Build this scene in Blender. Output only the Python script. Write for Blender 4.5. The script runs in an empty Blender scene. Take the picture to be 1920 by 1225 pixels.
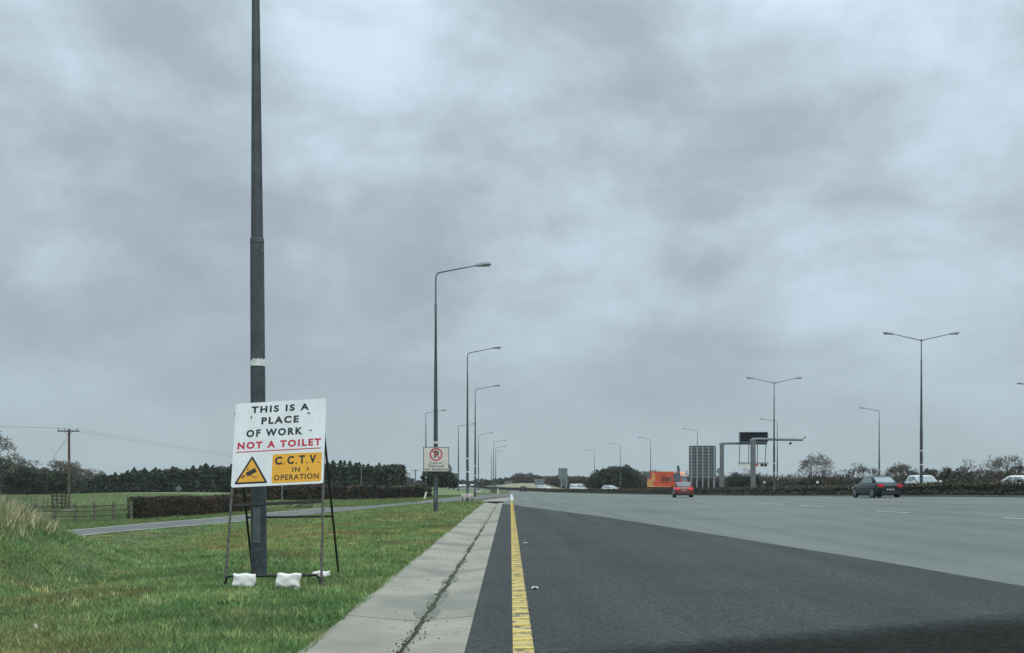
import bpy, math, random
import numpy as np
from mathutils import Vector, Matrix
PI = math.pi; R = math.radians
random.seed(7); rng = np.random.default_rng(7)
sc = bpy.context.scene
C = sc.collection
# ------------------------------------------------------------------ camera
F = 1900.0; H = 1.35; CX = 960.0; HY = 906.0        # focal length in px of the 1920 wide photo, eye height, horizon row
cd = bpy.data.cameras.new('camera'); cam = bpy.data.objects.new('camera', cd); C.objects.link(cam)
cd.sensor_width = 36; cd.lens = 36 * F / 1920; cd.shift_y = (HY - 612.5) / 1920
cd.clip_start = 0.1; cd.clip_end = 6000
cam.location = (0, 0, H); cam.rotation_euler = (PI / 2, 0, 0)
sc.camera = cam
# ------------------------------------------------------------------ world
W = bpy.data.worlds.new('World'); sc.world = W; W.use_nodes = True
nt = W.node_tree; nt.nodes.clear()
def N(t, ty, **k):
    n = t.nodes.new(ty)
    for a, b in k.items():
        if a.startswith('i_'):
            n.inputs[a[2:].replace('_', ' ')].default_value = b
        else: setattr(n, a, b)
    return n
SUN_EL, SUN_AZ = R(52), R(150)
out = N(nt, 'ShaderNodeOutputWorld'); bg = N(nt, 'ShaderNodeBackground')
sky = N(nt, 'ShaderNodeTexSky', sky_type='NISHITA', sun_disc=False)
sky.sun_elevation = SUN_EL; sky.sun_rotation = SUN_AZ
tc = N(nt, 'ShaderNodeTexCoord'); sep = N(nt, 'ShaderNodeSeparateXYZ'); nt.links.new(tc.outputs['Generated'], sep.inputs[0])
def M(t, op, a, b=None, c=None, clamp=False):
    n = t.nodes.new('ShaderNodeMath'); n.operation = op; n.use_clamp = clamp
    for i, v in enumerate((a, b, c)):
        if v is None: continue
        if isinstance(v, (int, float)): n.inputs[i].default_value = v
        else: t.links.new(v, n.inputs[i])
    return n.outputs[0]
zc = M(nt, 'ADD', M(nt, 'MAXIMUM', sep.outputs[2], 0.0), 0.30)
cmb = N(nt, 'ShaderNodeCombineXYZ')
nt.links.new(M(nt, 'DIVIDE', sep.outputs[0], zc), cmb.inputs[0])
nt.links.new(M(nt, 'DIVIDE', sep.outputs[1], zc), cmb.inputs[1])
def wn(scale, detail, rough, dist, off, sx=1, sy=1):
    mp = N(nt, 'ShaderNodeMapping'); mp.inputs['Location'].default_value = off; mp.inputs['Scale'].default_value = (sx, sy, 1)
    nt.links.new(cmb.outputs[0], mp.inputs[0])
    n = N(nt, 'ShaderNodeTexNoise'); n.inputs['Scale'].default_value = scale; n.inputs['Detail'].default_value = detail
    n.inputs['Roughness'].default_value = rough; n.inputs['Distortion'].default_value = dist
    nt.links.new(mp.outputs[0], n.inputs[0]); return n.outputs[0]
big = wn(0.95, 3, .45, .25, (3.1, 1.7, 0), .75, 1.0)
mpf = N(nt, 'ShaderNodeMapping'); mpf.inputs['Scale'].default_value = (1, 1, 1.7); mpf.inputs['Location'].default_value = (.4, 2.2, 0); nt.links.new(tc.outputs['Generated'], mpf.inputs[0])
nf = N(nt, 'ShaderNodeTexNoise'); nf.inputs['Scale'].default_value = 5.5; nf.inputs['Detail'].default_value = 7; nf.inputs['Roughness'].default_value = .55; nf.inputs['Distortion'].default_value = .12
nt.links.new(mpf.outputs[0], nf.inputs[0]); fine = nf.outputs[0]
mix = M(nt, 'ADD', M(nt, 'MULTIPLY', big, .28), M(nt, 'MULTIPLY', fine, .72))
# cloud masses: soft billows at fixed directions in the sky, broken up by noise
wnz = N(nt, 'ShaderNodeTexNoise'); wnz.inputs['Scale'].default_value = 4; wnz.inputs['Detail'].default_value = 6; nt.links.new(tc.outputs['Generated'], wnz.inputs[0])
wsub = N(nt, 'ShaderNodeVectorMath', operation='MULTIPLY_ADD'); nt.links.new(wnz.outputs['Color'], wsub.inputs[0]); wsub.inputs[1].default_value = (.17, .17, .15); nt.links.new(tc.outputs['Generated'], wsub.inputs[2])
wof = N(nt, 'ShaderNodeVectorMath', operation='SUBTRACT'); nt.links.new(wsub.outputs[0], wof.inputs[0]); wof.inputs[1].default_value = (.085, .085, .075)
wnn = N(nt, 'ShaderNodeVectorMath', operation='NORMALIZE'); nt.links.new(wof.outputs[0], wnn.inputs[0])
for bx, by, br_, ba in ((790, 130, 90, .7), (720, 190, 60, .5), (100, 300, 150, .35), (1500, 60, 260, .42), (1850, 330, 220, .25), (650, 40, 200, .3), (300, 560, 150, .35), (1700, 640, 200, .35), (40, 60, 200, .35), (1480, 430, 90, .35),
                        (1150, 190, 150, -.5), (1370, 290, 170, -.45), (1290, 560, 230, -.5), (500, 380, 190, -.28), (1000, 360, 160, -.25), (620, 720, 250, -.2), (260, 170, 120, -.15), (850, 60, 50, -.35)):
    dv = Vector(((bx - CX) / F, 1, (HY - by) / F)).normalized(); kk = (F / br_) ** 2
    dn = N(nt, 'ShaderNodeVectorMath', operation='DOT_PRODUCT'); nt.links.new(wnn.outputs[0], dn.inputs[0]); dn.inputs[1].default_value = dv
    ex = M(nt, 'POWER', 2.71828, M(nt, 'MULTIPLY', M(nt, 'SUBTRACT', dn.outputs['Value'], 1.0), kk))
    mix = M(nt, 'ADD', mix, M(nt, 'MULTIPLY', ex, ba * .06))
cr = N(nt, 'ShaderNodeValToRGB'); nt.links.new(mix, cr.inputs[0])
e = cr.color_ramp.elements
e[0].position = .345; e[0].color = (.315, .380, .430, 1)
e[1].position = .645; e[1].color = (.61, .735, .85, 1)
m_ = cr.color_ramp.elements.new(.49); m_.color = (.418, .508, .562, 1)
cr.color_ramp.interpolation = 'B_SPLINE'
# evens out toward the horizon
hz = M(nt, 'SMOOTH_MIN', M(nt, 'MULTIPLY', M(nt, 'MAXIMUM', sep.outputs[2], 0.0), 5.0), 1.0, .2)
mh = N(nt, 'ShaderNodeMix', data_type='RGBA'); nt.links.new(hz, mh.inputs[0])
mh.inputs[6].default_value = (.375, .465, .510, 1); nt.links.new(cr.outputs[0], mh.inputs[7])
# overcast sky is brighter overhead
up = M(nt, 'ADD', M(nt, 'MULTIPLY', M(nt, 'POWER', M(nt, 'MAXIMUM', sep.outputs[2], 0.0), 3.0), 2.4), 1.04)
sc_ = N(nt, 'ShaderNodeVectorMath', operation='SCALE'); nt.links.new(mh.outputs[2], sc_.inputs[0]); nt.links.new(up, sc_.inputs['Scale'])
sk = N(nt, 'ShaderNodeVectorMath', operation='SCALE'); nt.links.new(sky.outputs[0], sk.inputs[0]); sk.inputs['Scale'].default_value = .08
mm = N(nt, 'ShaderNodeMix', data_type='RGBA'); mm.inputs[0].default_value = .05 / 1.0
nt.links.new(sc_.outputs[0], mm.inputs[6]); nt.links.new(sk.outputs[0], mm.inputs[7])
mul = N(nt, 'ShaderNodeVectorMath', operation='SCALE'); nt.links.new(mm.outputs[2], mul.inputs[0]); mul.inputs['Scale'].default_value = 10.0
nt.links.new(mul.outputs[0], bg.inputs[0]); bg.inputs[1].default_value = 0.1
nt.links.new(bg.outputs[0], out.inputs[0])
# ------------------------------------------------------------------ sun behind the cloud
sl = bpy.data.lights.new('sun', 'SUN'); sl.energy = 1.5; sl.angle = R(50); sl.color = (1, .94, .86)
so = bpy.data.objects.new('sun', sl); C.objects.link(so)
so.rotation_euler = (R(90) - SUN_EL, 0, PI - SUN_AZ + 0)
sc.view_settings.view_transform = 'Standard'; sc.view_settings.look = 'None'
sc.view_settings.exposure = 0; sc.view_settings.gamma = 1; sc.view_settings.use_curve_mapping = False
sc.cycles.volume_bounces = 1; sc.cycles.max_bounces = 6

# ------------------------------------------------------------------ materials
def mat(name, col, rough=.7, col2=None, scale=3, detail=5, metal=0, bump=0, bscale=None, spots=None, spec=None,
        thr=(.4, .6), coat=0, tint=False, big=None, trans=0, emit=0, streak=None):
    """principled with noise between col and col2; spots=(colour, scale, lo, hi); big=(colour, scale, lo, hi) broad patches; tint = per-blade attribute"""
    m = bpy.data.materials.new(name); m.use_nodes = True; t = m.node_tree; b = t.nodes['Principled BSDF']
    b.inputs['Roughness'].default_value = rough; b.inputs['Metallic'].default_value = metal
    if spec is not None: b.inputs['Specular IOR Level'].default_value = spec
    b.inputs['Coat Weight'].default_value = coat
    tcn = N(t, 'ShaderNodeTexCoord'); co = tcn.outputs['Object']
    def noise(s, d=5, r=.6):
        n = N(t, 'ShaderNodeTexNoise'); n.inputs['Scale'].default_value = s; n.inputs['Detail'].default_value = d
        n.inputs['Roughness'].default_value = r; t.links.new(co, n.inputs[0]); return n.outputs[0]
    def ramp(v, lo, hi):
        n = N(t, 'ShaderNodeMapRange'); t.links.new(v, n.inputs[0]); n.inputs[1].default_value = lo; n.inputs[2].default_value = hi; return n.outputs[0]
    def mixc(f, a, c2):
        n = N(t, 'ShaderNodeMix', data_type='RGBA'); t.links.new(f, n.inputs[0])
        for i, v in ((6, a), (7, c2)):
            if isinstance(v, tuple): n.inputs[i].default_value = (*v, 1)
            else: t.links.new(v, n.inputs[i])
        return n.outputs[2]
    cur = col
    if col2: cur = mixc(ramp(noise(scale, detail), *thr), col, col2)
    if big: cur = mixc(ramp(noise(big[1], 3, .5), big[2], big[3]), cur, big[0])
    if spots: cur = mixc(ramp(noise(spots[1], 2, .5), spots[2], spots[3]), cur, spots[0])
    if streak:
        mpn = N(t, 'ShaderNodeMapping'); mpn.inputs['Scale'].default_value = (1.1, .035, 1); t.links.new(co, mpn.inputs[0]); n = N(t, 'ShaderNodeTexNoise'); n.inputs['Scale'].default_value = 1.0; n.inputs['Detail'].default_value = 4
        t.links.new(mpn.outputs[0], n.inputs[0]); g1 = ramp(n.outputs[0], .38, .62); br = N(t, 'ShaderNodeMapRange'); t.links.new(g1, br.inputs[0]); br.inputs[3].default_value = 1 - streak; br.inputs[4].default_value = 1 + streak
        vm_ = N(t, 'ShaderNodeVectorMath', operation='SCALE'); t.links.new(cur, vm_.inputs[0]); t.links.new(br.outputs[0], vm_.inputs['Scale']); cur = vm_.outputs[0]
    if tint:
        at = N(t, 'ShaderNodeAttribute', attribute_name='tint')
        br = N(t, 'ShaderNodeVectorMath', operation='MULTIPLY'); t.links.new(at.outputs['Color'], br.inputs[0])
        if isinstance(cur, tuple): br.inputs[1].default_value = cur
        else: t.links.new(cur, br.inputs[1])
        cur = br.outputs[0]
    if isinstance(cur, tuple): b.inputs['Base Color'].default_value = (*cur, 1)
    else: t.links.new(cur, b.inputs['Base Color'])
    if bump:
        bn = N(t, 'ShaderNodeBump'); bn.inputs['Strength'].default_value = bump; bn.inputs['Distance'].default_value = .02
        t.links.new(noise(bscale or scale * 3, 6, .7), bn.inputs['Height']); t.links.new(bn.outputs[0], b.inputs['Normal'])
    if emit:
        b.inputs['Emission Color'].default_value = (*col, 1); b.inputs['Emission Strength'].default_value = emit
    return m
MT = dict(
 ground=mat('turf_soil', (.055, .092, .028), .95, (.095, .125, .040), .9, 8, bump=.6, bscale=9, big=(.10, .088, .035) and ((.082, .078, .030), .13, .5, .66), thr=(.35, .65)),
 road=mat('worn_asphalt', (.118, .138, .122), .88, (.172, .194, .172), 16, 8, bump=.5, bscale=40, spots=((.22, .235, .21), 45, .56, .70), big=((.122, .140, .126), .12, .42, .62), thr=(.35, .65), spec=.3, streak=.09),
 dark=mat('dark_asphalt', (.034, .041, .041), .92, (.070, .079, .077), 15, 9, bump=.45, bscale=30, spots=((.115, .125, .120), 30, .60, .72), big=((.042, .049, .048), .35, .46, .70), thr=(.36, .64), spec=.18, streak=.12),
 dash_refl=mat('painted_reflection', (.008, .010, .008), .95, (.024, .028, .022), 15, 9, bump=.7, bscale=30, spots=((.05, .055, .048), 30, .60, .72), thr=(.36, .64), spec=.1),  # near-black colour for the painted dashboard reflection on the road
 lane=mat('lane_asphalt', (.105, .115, .108), .9, (.145, .15, .14), 1.0, 6, bump=.3, bscale=50),
 conc=mat('channel_concrete', (.262, .250, .203), .85, (.350, .334, .272), 1.4, 10, bump=.35, bscale=45, spots=((.20, .20, .165), 13, .60, .70), big=((.205, .205, .172), .6, .44, .62), thr=(.3, .7)),
 damp=mat('damp_silt_stain', (.12, .13, .10), .7, (.20, .205, .17), 9, 5, bump=.3),
 silt=mat('moss_and_silt', (.022, .025, .016), .95, (.07, .085, .035), 8, 6, bump=.7, bscale=50),
 yellow=mat('yellow_thermoplastic', (.40, .32, .10), .7, (.54, .43, .16), 5, 7, bump=.3, bscale=40, spots=((.10, .10, .085), 6.5, .51, .62)),
 rib=mat('yellow_rib', (.72, .56, .16), .65, (.62, .47, .12), 8, 4, spots=((.30, .25, .10), 18, .6, .7)),
 white=mat('white_road_paint', (.62, .64, .60), .7, (.45, .47, .45), 5, 5, bump=.2),
 galv=mat('galvanised_steel', (.085, .105, .115), .55, (.20, .235, .25), 7, 8, metal=.35, bump=.1, spots=((.32, .35, .36), 30, .66, .74), thr=(.3, .7)),
 galvd=mat('weathered_galvanised_column', (.040, .052, .058), .65, (.082, .100, .108), 5, 9, metal=.2, bump=.2, bscale=30, spots=((.22, .24, .24), 34, .66, .72), thr=(.3, .7)),
 galvl=mat('pale_galvanised_steel', (.095, .112, .118), .6, (.165, .185, .19), 3, 8, metal=.1, thr=(.35, .65)),
 band=mat('white_band', (.75, .77, .76), .6, (.6, .62, .6), 12, 4),
 lens=mat('lamp_lens', (.35, .38, .38), .2, (.28, .3, .3), 10),
 lampb=mat('lantern_housing', (.22, .25, .26), .5, (.30, .33, .34), 8),
 black=mat('black_frame_paint', (.012, .013, .014), .6, (.03, .026, .022), 12, 5, bump=.15),
 rust=mat('rusty_galvanised_tube', (.10, .115, .11), .7, (.06, .045, .035), 14, 6, bump=.3, spots=((.2, .2, .18), 40, .6, .7)),
 sign=mat('white_sign_sheet', (.76, .80, .81), .4, (.70, .74, .75), 3, 4, big=((.66, .70, .70), 1.5, .5, .75)),
 npsign=mat('faded_white_sign_sheet', (.58, .57, .52), .5, (.66, .65, .60), 4, 4),
 amber=mat('amber_sign_film', (.80, .42, .035), .45, (.74, .37, .03), 4, 4),
 ink=mat('black_sign_film', (.012, .017, .022), .5, (.02, .026, .032), 15),
 red=mat('red_sign_film', (.52, .025, .045), .45, (.45, .03, .05), 15),
 bag=mat('white_sandbag_cloth', (.86, .86, .83), .9, (.80, .81, .78), 9, 5, bump=.5, bscale=25),
 wood=mat('creosoted_pole', (.075, .055, .042), .9, (.14, .11, .085), 3, 8, bump=.4),
 post=mat('weathered_fence_wood', (.11, .12, .085), .9, (.19, .19, .14), 7, 6, bump=.4),
 rail=mat('dark_fence_rail', (.05, .055, .04), .9, (.09, .09, .065), 7, 6, bump=.4),
 bark=mat('grey_bark', (.060, .055, .045), .95, (.10, .092, .075), 4, 6, bump=.4),
 twig=mat('bare_twigs', (.10, .092, .078), .95, (.155, .140, .115), 1.1, 4),
 twigp=mat('purple_brown_twigs', (.070, .055, .050), .95, (.105, .08, .07), .7, 4),
 dleaf=mat('dark_evergreen_leaves', (.020, .032, .020), .8, (.044, .062, .032), .5, 6, tint=True),
 cleaf=mat('conifer_needles', (.024, .040, .030), .85, (.050, .070, .040), .35, 5, tint=True, big=((.062, .056, .040), .22, .55, .7)),
 ivy=mat('ivy_leaves', (.022, .034, .018), .6, (.045, .062, .026), 1.2, 5, tint=True),
 hedge=mat('hedge_twigs_and_leaves', (.034, .044, .026), .9, (.085, .062, .046), 1.1, 6, tint=True, thr=(.42, .6)),
 hedger=mat('clipped_winter_hedge', (.036, .040, .024), .9, (.095, .062, .045), .9, 6, tint=True),
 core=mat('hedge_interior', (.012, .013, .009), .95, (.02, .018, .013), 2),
 verge=mat('rough_verge_growth', (.045, .052, .030), .95, (.085, .078, .048), .5, 6, tint=True),
 grass=mat('lawn_blades', (.092, .200, .062), .7, (.190, .290, .105), 1.3, 7, tint=True, big=((.165, .185, .070), .3, .52, .66), spots=((.27, .31, .13), 1.1, .58, .72), thr=(.40, .60)),
 woodedge=mat('woodland_edge_brush', (.050, .052, .036), .95, (.098, .078, .060), .16, 6, tint=True, thr=(.38, .62)),
 straw=mat('dry_grass_stems', (.50, .46, .32), .85, (.27, .25, .14), 1.6, 5, tint=True),
 field=mat('pasture', (.085, .145, .050), .95, (.150, .205, .085), .35, 9, bump=.8, bscale=2, big=((.125, .140, .060), .06, .45, .65), thr=(.35, .65)),
 strawbank=mat('pale_dry_bank', (.27, .26, .17), .95, (.20, .22, .12), .25, 5, bump=.5, bscale=3),
 track=mat('gravel_track', (.16, .165, .155), .95, (.2, .2, .19), 1.5, 5),
 tyre=mat('tyre_rubber', (.015, .015, .016), .8, (.022, .022, .022), 10),
 rim=mat('alloy_rim', (.30, .31, .32), .35, (.22, .23, .24), 10, metal=.6),
 glass=mat('car_glass', (.10, .125, .13), .08, (.12, .15, .155), 1, spec=.9),
 glassl=mat('pale_reflecting_car_glass', (.17, .22, .22), .10, (.20, .26, .26), 1, spec=1.0, coat=.5),
 tail=mat('tail_lamp_lens', (.50, .02, .03), .25, (.40, .02, .03), 8, emit=.25),
 brake=mat('lit_brake_lamp', (.85, .04, .06), .25, (.8, .05, .06), 8, emit=.5),
 head=mat('head_lamp_lens', (.6, .62, .62), .12, (.5, .52, .52), 8),
 plate=mat('number_plate', (.45, .45, .42), .5, (.12, .12, .12), 22, 2, thr=(.48, .53)),
 trim=mat('dark_trim', (.02, .021, .022), .6, (.03, .03, .03), 8),
 p_teal=mat('dark_green_paint', (.008, .020, .021), .3, (.010, .024, .024), 2, coat=.3, spec=.3),
 p_maroon=mat('dark_maroon_paint', (.15, .015, .009), .3, (.17, .02, .011), 2, coat=.9, spec=.6),
 p_black=mat('black_paint', (.008, .009, .010), .55, (.012, .012, .013), 2, spec=.15),
 p_white=mat('white_paint', (.74, .76, .75), .3, (.70, .72, .71), 2, coat=.5),
 p_orange=mat('orange_truck_paint', (.74, .12, .045), .5, (.66, .09, .04), 1.2, 4),
 p_ylw=mat('yellow_orange_graphic', (.72, .34, .08), .5, (.66, .40, .16), 1.5, 4),
 p_peach=mat('peach_graphic', (.75, .30, .14), .5, (.70, .36, .2), 1.5, 4),
 led=mat('blank_led_panel', (.010, .014, .020), .5, (.016, .02, .026), 6, spec=.1),
 back=mat('sign_back_aluminium', (.15, .19, .20), .55, (.20, .245, .25), 1.2, 5, metal=.3, thr=(.3, .7)),
 blue=mat('blue_grey_sign_back', (.06, .09, .14), .5, (.08, .11, .17), 2),
 roofs=mat('grey_sheet_roof', (.17, .20, .21), .7, (.21, .24, .24), .5),
 far=mat('distant_woodland', (.040, .050, .042), .95, (.065, .068, .052), .03, 5, tint=True),
 litter=mat('pale_litter', (.65, .6, .48), .8, (.5, .48, .4), 20),
)
# ------------------------------------------------------------------ builders
class MB:
    def __init__(s): s.v = []; s.f = []
    def add(s, vs, fs):
        o = len(s.v); s.v += [tuple(v) for v in vs]; s.f += [tuple(i + o for i in f) for f in fs]; return s
    def box(s, c, d, rz=0, m=None):
        vs = [Vector((x * d[0] / 2, y * d[1] / 2, z * d[2] / 2)) for x in (-1, 1) for y in (-1, 1) for z in (-1, 1)]
        M_ = m or Matrix.Rotation(rz, 3, 'Z')
        return s.add([M_ @ v + Vector(c) for v in vs], [(0, 1, 3, 2), (4, 6, 7, 5), (0, 4, 5, 1), (2, 3, 7, 6), (0, 2, 6, 4), (1, 5, 7, 3)])
    def tube(s, path, rad, n=8, cap=True, rot=0):
        P = [Vector(p) for p in path]
        if isinstance(rad, (int, float)): rad = [rad] * len(P)
        o = []; ref = None
        for i, p in enumerate(P):
            d = (P[min(i + 1, len(P) - 1)] - P[max(i - 1, 0)]).normalized()
            if ref is None: ref = Vector((1, 0, 0)) if abs(d.x) < .9 else Vector((0, 1, 0))
            a = (ref - d * ref.dot(d)).normalized(); b = d.cross(a); ref = a
            o += [p + (a * math.cos(2 * PI * k / n + rot) + b * math.sin(2 * PI * k / n + rot)) * rad[i] for k in range(n)]
        fs = [(i * n + k, i * n + (k + 1) % n, (i + 1) * n + (k + 1) % n, (i + 1) * n + k) for i in range(len(P) - 1) for k in range(n)]
        if cap: fs += [tuple(range(n))[::-1], tuple((len(P) - 1) * n + k for k in range(n))]
        return s.add(o, fs)
    def prism(s, pts, d0, d1, axis='y'):
        """polygon pts in (a,b) extruded along axis between d0 and d1"""
        f = {'y': lambda a, b, d: (a, d, b), 'x': lambda a, b, d: (d, a, b), 'z': lambda a, b, d: (a, b, d)}[axis]
        n = len(pts)
        return s.add([f(a, b, d0) for a, b in pts] + [f(a, b, d1) for a, b in pts],
                     [tuple(range(n)), tuple(range(2 * n - 1, n - 1, -1))] + [(k, k + n, (k + 1) % n + n, (k + 1) % n) for k in range(n)])
    def build(s, name, m, parent=None, smooth=False, loc=None, mod=None):
        me = bpy.data.meshes.new(name); me.from_pydata(s.v, [], s.f); me.validate()
        import bmesh
        bm = bmesh.new(); bm.from_mesh(me); bmesh.ops.recalc_face_normals(bm, faces=bm.faces[:]); bm.to_mesh(me); bm.free()
        if smooth:
            for p in me.polygons: p.use_smooth = True
            if smooth != 'all': me.set_sharp_from_angle(angle=R(40))
        return link(name, me, m, parent, loc)
def link(name, me, m, parent=None, loc=None):
    if m is not None: me.materials.append(MT[m])
    o = bpy.data.objects.new(name, me); C.objects.link(o); o.parent = parent
    if loc is not None: o.location = loc
    return o
def tag(o, label=None, cat=None, group=None, kind=None):
    for k, v in (('label', label), ('category', cat), ('group', group), ('kind', kind)):
        if v: o[k] = v
    return o
def thing(name, label, cat, loc=(0, 0, 0), rz=0, group=None):
    o = bpy.data.objects.new(name, None); C.objects.link(o); o.location = loc; o.rotation_euler = (0, 0, rz)
    o.empty_display_size = .2
    return tag(o, label, cat, group)
def children(o): return [x for x in bpy.data.objects if x.parent == o]
KIDS = {}
def copy_tree(root, loc, rz=0, label=None, scale=None, deep=True):
    kids = KIDS.get(root.name)
    if kids is None:
        kids = [(c, children(c)) for c in children(root)]; KIDS[root.name] = kids
    r = root.copy(); C.objects.link(r); r.location = loc; r.rotation_euler = (0, 0, rz)
    if scale is not None: r.scale = (scale,) * 3 if isinstance(scale, (int, float)) else scale
    if label: r['label'] = label
    for c, gs in kids:
        d = c.copy(); C.objects.link(d); d.parent = r
        if deep:
            for g in gs: h = g.copy(); C.objects.link(h); h.parent = d
    return r
def npmesh(name, V, T, m, parent=None, tint=None, loc=None):
    """V (n,3) floats, T (k,3) triangles, tint (n,3) multipliers per vertex"""
    me = bpy.data.meshes.new(name); V = np.asarray(V, np.float32); T = np.asarray(T, np.int32)
    me.vertices.add(len(V)); me.vertices.foreach_set('co', V.ravel())
    me.loops.add(T.size); me.loops.foreach_set('vertex_index', T.ravel())
    me.polygons.add(len(T)); me.polygons.foreach_set('loop_start', np.arange(0, T.size, 3, dtype=np.int32))
    me.polygons.foreach_set('loop_total', np.full(len(T), 3, np.int32))
    if tint is not None:
        a = me.color_attributes.new('tint', 'FLOAT_COLOR', 'POINT')
        a.data.foreach_set('color', np.c_[tint, np.ones(len(V))].astype(np.float32).ravel())
    me.update(calc_edges=True); me.validate()
    return link(name, me, m, parent, loc)
def leaves(P, size, elong=1.5, flat=0.0, tr=(.65, 1.35), hue=.12, r=None):
    """random small triangles at points P -> V,T,tint"""
    r = r or rng
    n = len(P); a = r.normal(size=(n, 3)); a[:, 2] *= 1 - flat; a /= np.linalg.norm(a, axis=1)[:, None]
    b = r.normal(size=(n, 3)); b -= a * (a * b).sum(1)[:, None]; b /= np.linalg.norm(b, axis=1)[:, None]
    s = (np.asarray(size) * r.uniform(.6, 1.4, n))[:, None]
    V = np.stack([P + a * s * elong * .6, P - a * s * elong * .4 + b * s * .5, P - a * s * elong * .4 - b * s * .5], 1).reshape(-1, 3)
    t = r.uniform(tr[0], tr[1], n)[:, None] * (1 + r.uniform(-hue, hue, (n, 3)))
    return V, np.arange(3 * n).reshape(-1, 3), np.repeat(t, 3, 0)
def merge(parts):
    V = []; T = []; K = []; o = 0
    for v, t, k in parts: V.append(v); T.append(t + o); K.append(k); o += len(v)
    return np.concatenate(V), np.concatenate(T), np.concatenate(K)

# ------------------------------------------------------------------ terrain
def ss(x): x = np.clip(x, 0, 1); return x * x * (3 - 2 * x)
def sp(x, w=1.0): return w * np.log1p(np.exp(np.clip(x / w, -30, 30)))
def gz(X, Y, md=1):
    X = np.asarray(X, float); Y = np.asarray(Y, float)
    b = -.005 * (sp(Y - 60, 6) - sp(Y - 420, 10))
    s = .03 * sp(np.minimum(X, 60) - 4) * np.exp(-(Y / 110) ** 2)
    l = -1.45 * ss((-X - 4) / 14) * np.exp(-(Y / 150) ** 2)
    hump = 1.2 * np.exp(-.5 * (((X + 44) / 20) ** 2 + ((Y - 125) / 26) ** 2))
    mound = md * 1.75 * ss((-X - 5.9) / 3.4) * np.exp(-((Y - 15) / 4.6) ** 2)
    bank = 1.7 * np.exp(-.5 * (((X + 16) / 5.5) ** 2 + ((Y - 160) / 22) ** 2))
    sb = 2.2 * np.exp(-.5 * (((X - 5) / 11) ** 2 + ((Y - 385) / 16) ** 2))
    return b + s + l + hump + mound + bank + sb
def G(px, py, ymax=700, md=1):
    """point where the photograph's ray meets the ground"""
    Y = np.concatenate([np.arange(5, 120, .05), np.arange(120, ymax, .3)]); X = (px - CX) / F * Y; z = H - (py - HY) / F * Y
    d = z - gz(X, Y, md); k = np.argmax(d < 0)
    if d[k] >= 0: k = len(Y) - 1
    return Vector((X[k], Y[k], float(gz(X[k], Y[k]))))
def on(X, Y, dz=0): return (X, Y, float(gz(X, Y)) + dz)
def sx(px, Y): return (px - CX) / F * Y
def sz(py, Y): return H - (py - HY) / F * Y
def grid(name, xs_rows, ys, dz, m, kind='structure', smooth=True, parent=None):
    """rows of x values, one row per y"""
    V = []; nx = len(xs_rows[0])
    for y, xs in zip(ys, xs_rows):
        z = gz(np.array(xs), np.full(nx, y)) + dz
        V += [(x, y, k) for x, k in zip(xs, z)]
    fs = [(i * nx + j, i * nx + j + 1, (i + 1) * nx + j + 1, (i + 1) * nx + j) for i in range(len(ys) - 1) for j in range(nx - 1)]
    me = bpy.data.meshes.new(name); me.from_pydata(V, [], fs); me.update()
    if smooth: me.polygons.foreach_set('use_smooth', [True] * len(fs))
    o = link(name, me, m, parent)
    if kind and not parent: tag(o, kind=kind)
    return o
def ribbon(name, L, Rr, dz, m, n=8, step=1.0, parent=None, kind='structure'):
    """strip between two polylines (lists of (X,Y)), resampled"""
    def res(P, k):
        P = np.array([(p[0], p[1]) for p in P], float); d = np.r_[0, np.cumsum(np.linalg.norm(np.diff(P, axis=0), axis=1))]
        t = np.linspace(0, d[-1], k); return np.c_[np.interp(t, d, P[:, 0]), np.interp(t, d, P[:, 1])]
    ln = sum((Vector(L[i + 1][:2]) - Vector(L[i][:2])).length for i in range(len(L) - 1))
    k = max(2, int(ln / step) + 1); A = res(L, k); B = res(Rr, k); V = []
    for a, b in zip(A, B):
        for j in range(n + 1):
            q = a + (b - a) * j / n; V.append((q[0], q[1], float(gz(q[0], q[1])) + dz))
    fs = [(i * (n + 1) + j, i * (n + 1) + j + 1, (i + 1) * (n + 1) + j + 1, (i + 1) * (n + 1) + j) for i in range(k - 1) for j in range(n)]
    me = bpy.data.meshes.new(name); me.from_pydata(V, [], fs); me.update(); me.polygons.foreach_set('use_smooth', [True] * len(fs))
    o = link(name, me, m, parent)
    if kind and not parent: tag(o, kind=kind)
    return o
def axis_vals(segs):
    o = []
    for a, b, st in segs: o += list(np.arange(a, b, st))
    return o + [segs[-1][1]]
gx = axis_vals([(-1200, -200, 50), (-200, -60, 5), (-60, -22, 1.5), (-22, 0, .4), (0, 12, .8), (12, 60, 2), (60, 200, 10), (200, 1200, 50)])
gy = axis_vals([(-40, 4, 4), (4, 30, .4), (30, 90, 1), (90, 200, 2), (200, 440, 5), (440, 1500, 50)])
# channel cut-out keeps the turf below the concrete and roads
chL = lambda y: -1.62 - .0042 * y
chR = lambda y: -.338 - .0042 * y
CH_END = 71.0
V = []; nx = len(gx); GX, GY = np.meshgrid(gx, gy); GZ = gz(GX, GY)
cut = (GX > chL(GY) + .25) & (GX < 45) & (GY < 400) & ~((GY > 300) & (GX < (GY - 300) * -.1))
GZ = GZ - np.where(cut, .12, 0)
me = bpy.data.meshes.new('ground'); nxn = len(gx)
fs = [(i * nxn + j, i * nxn + j + 1, (i + 1) * nxn + j + 1, (i + 1) * nxn + j) for i in range(len(gy) - 1) for j in range(nxn - 1)]
me.from_pydata(np.stack([GX, GY, GZ], -1).reshape(-1, 3).tolist(), [], fs); me.update(); me.polygons.foreach_set('use_smooth', [True] * len(fs))
tag(link('ground', me, 'ground'), kind='structure')

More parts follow.
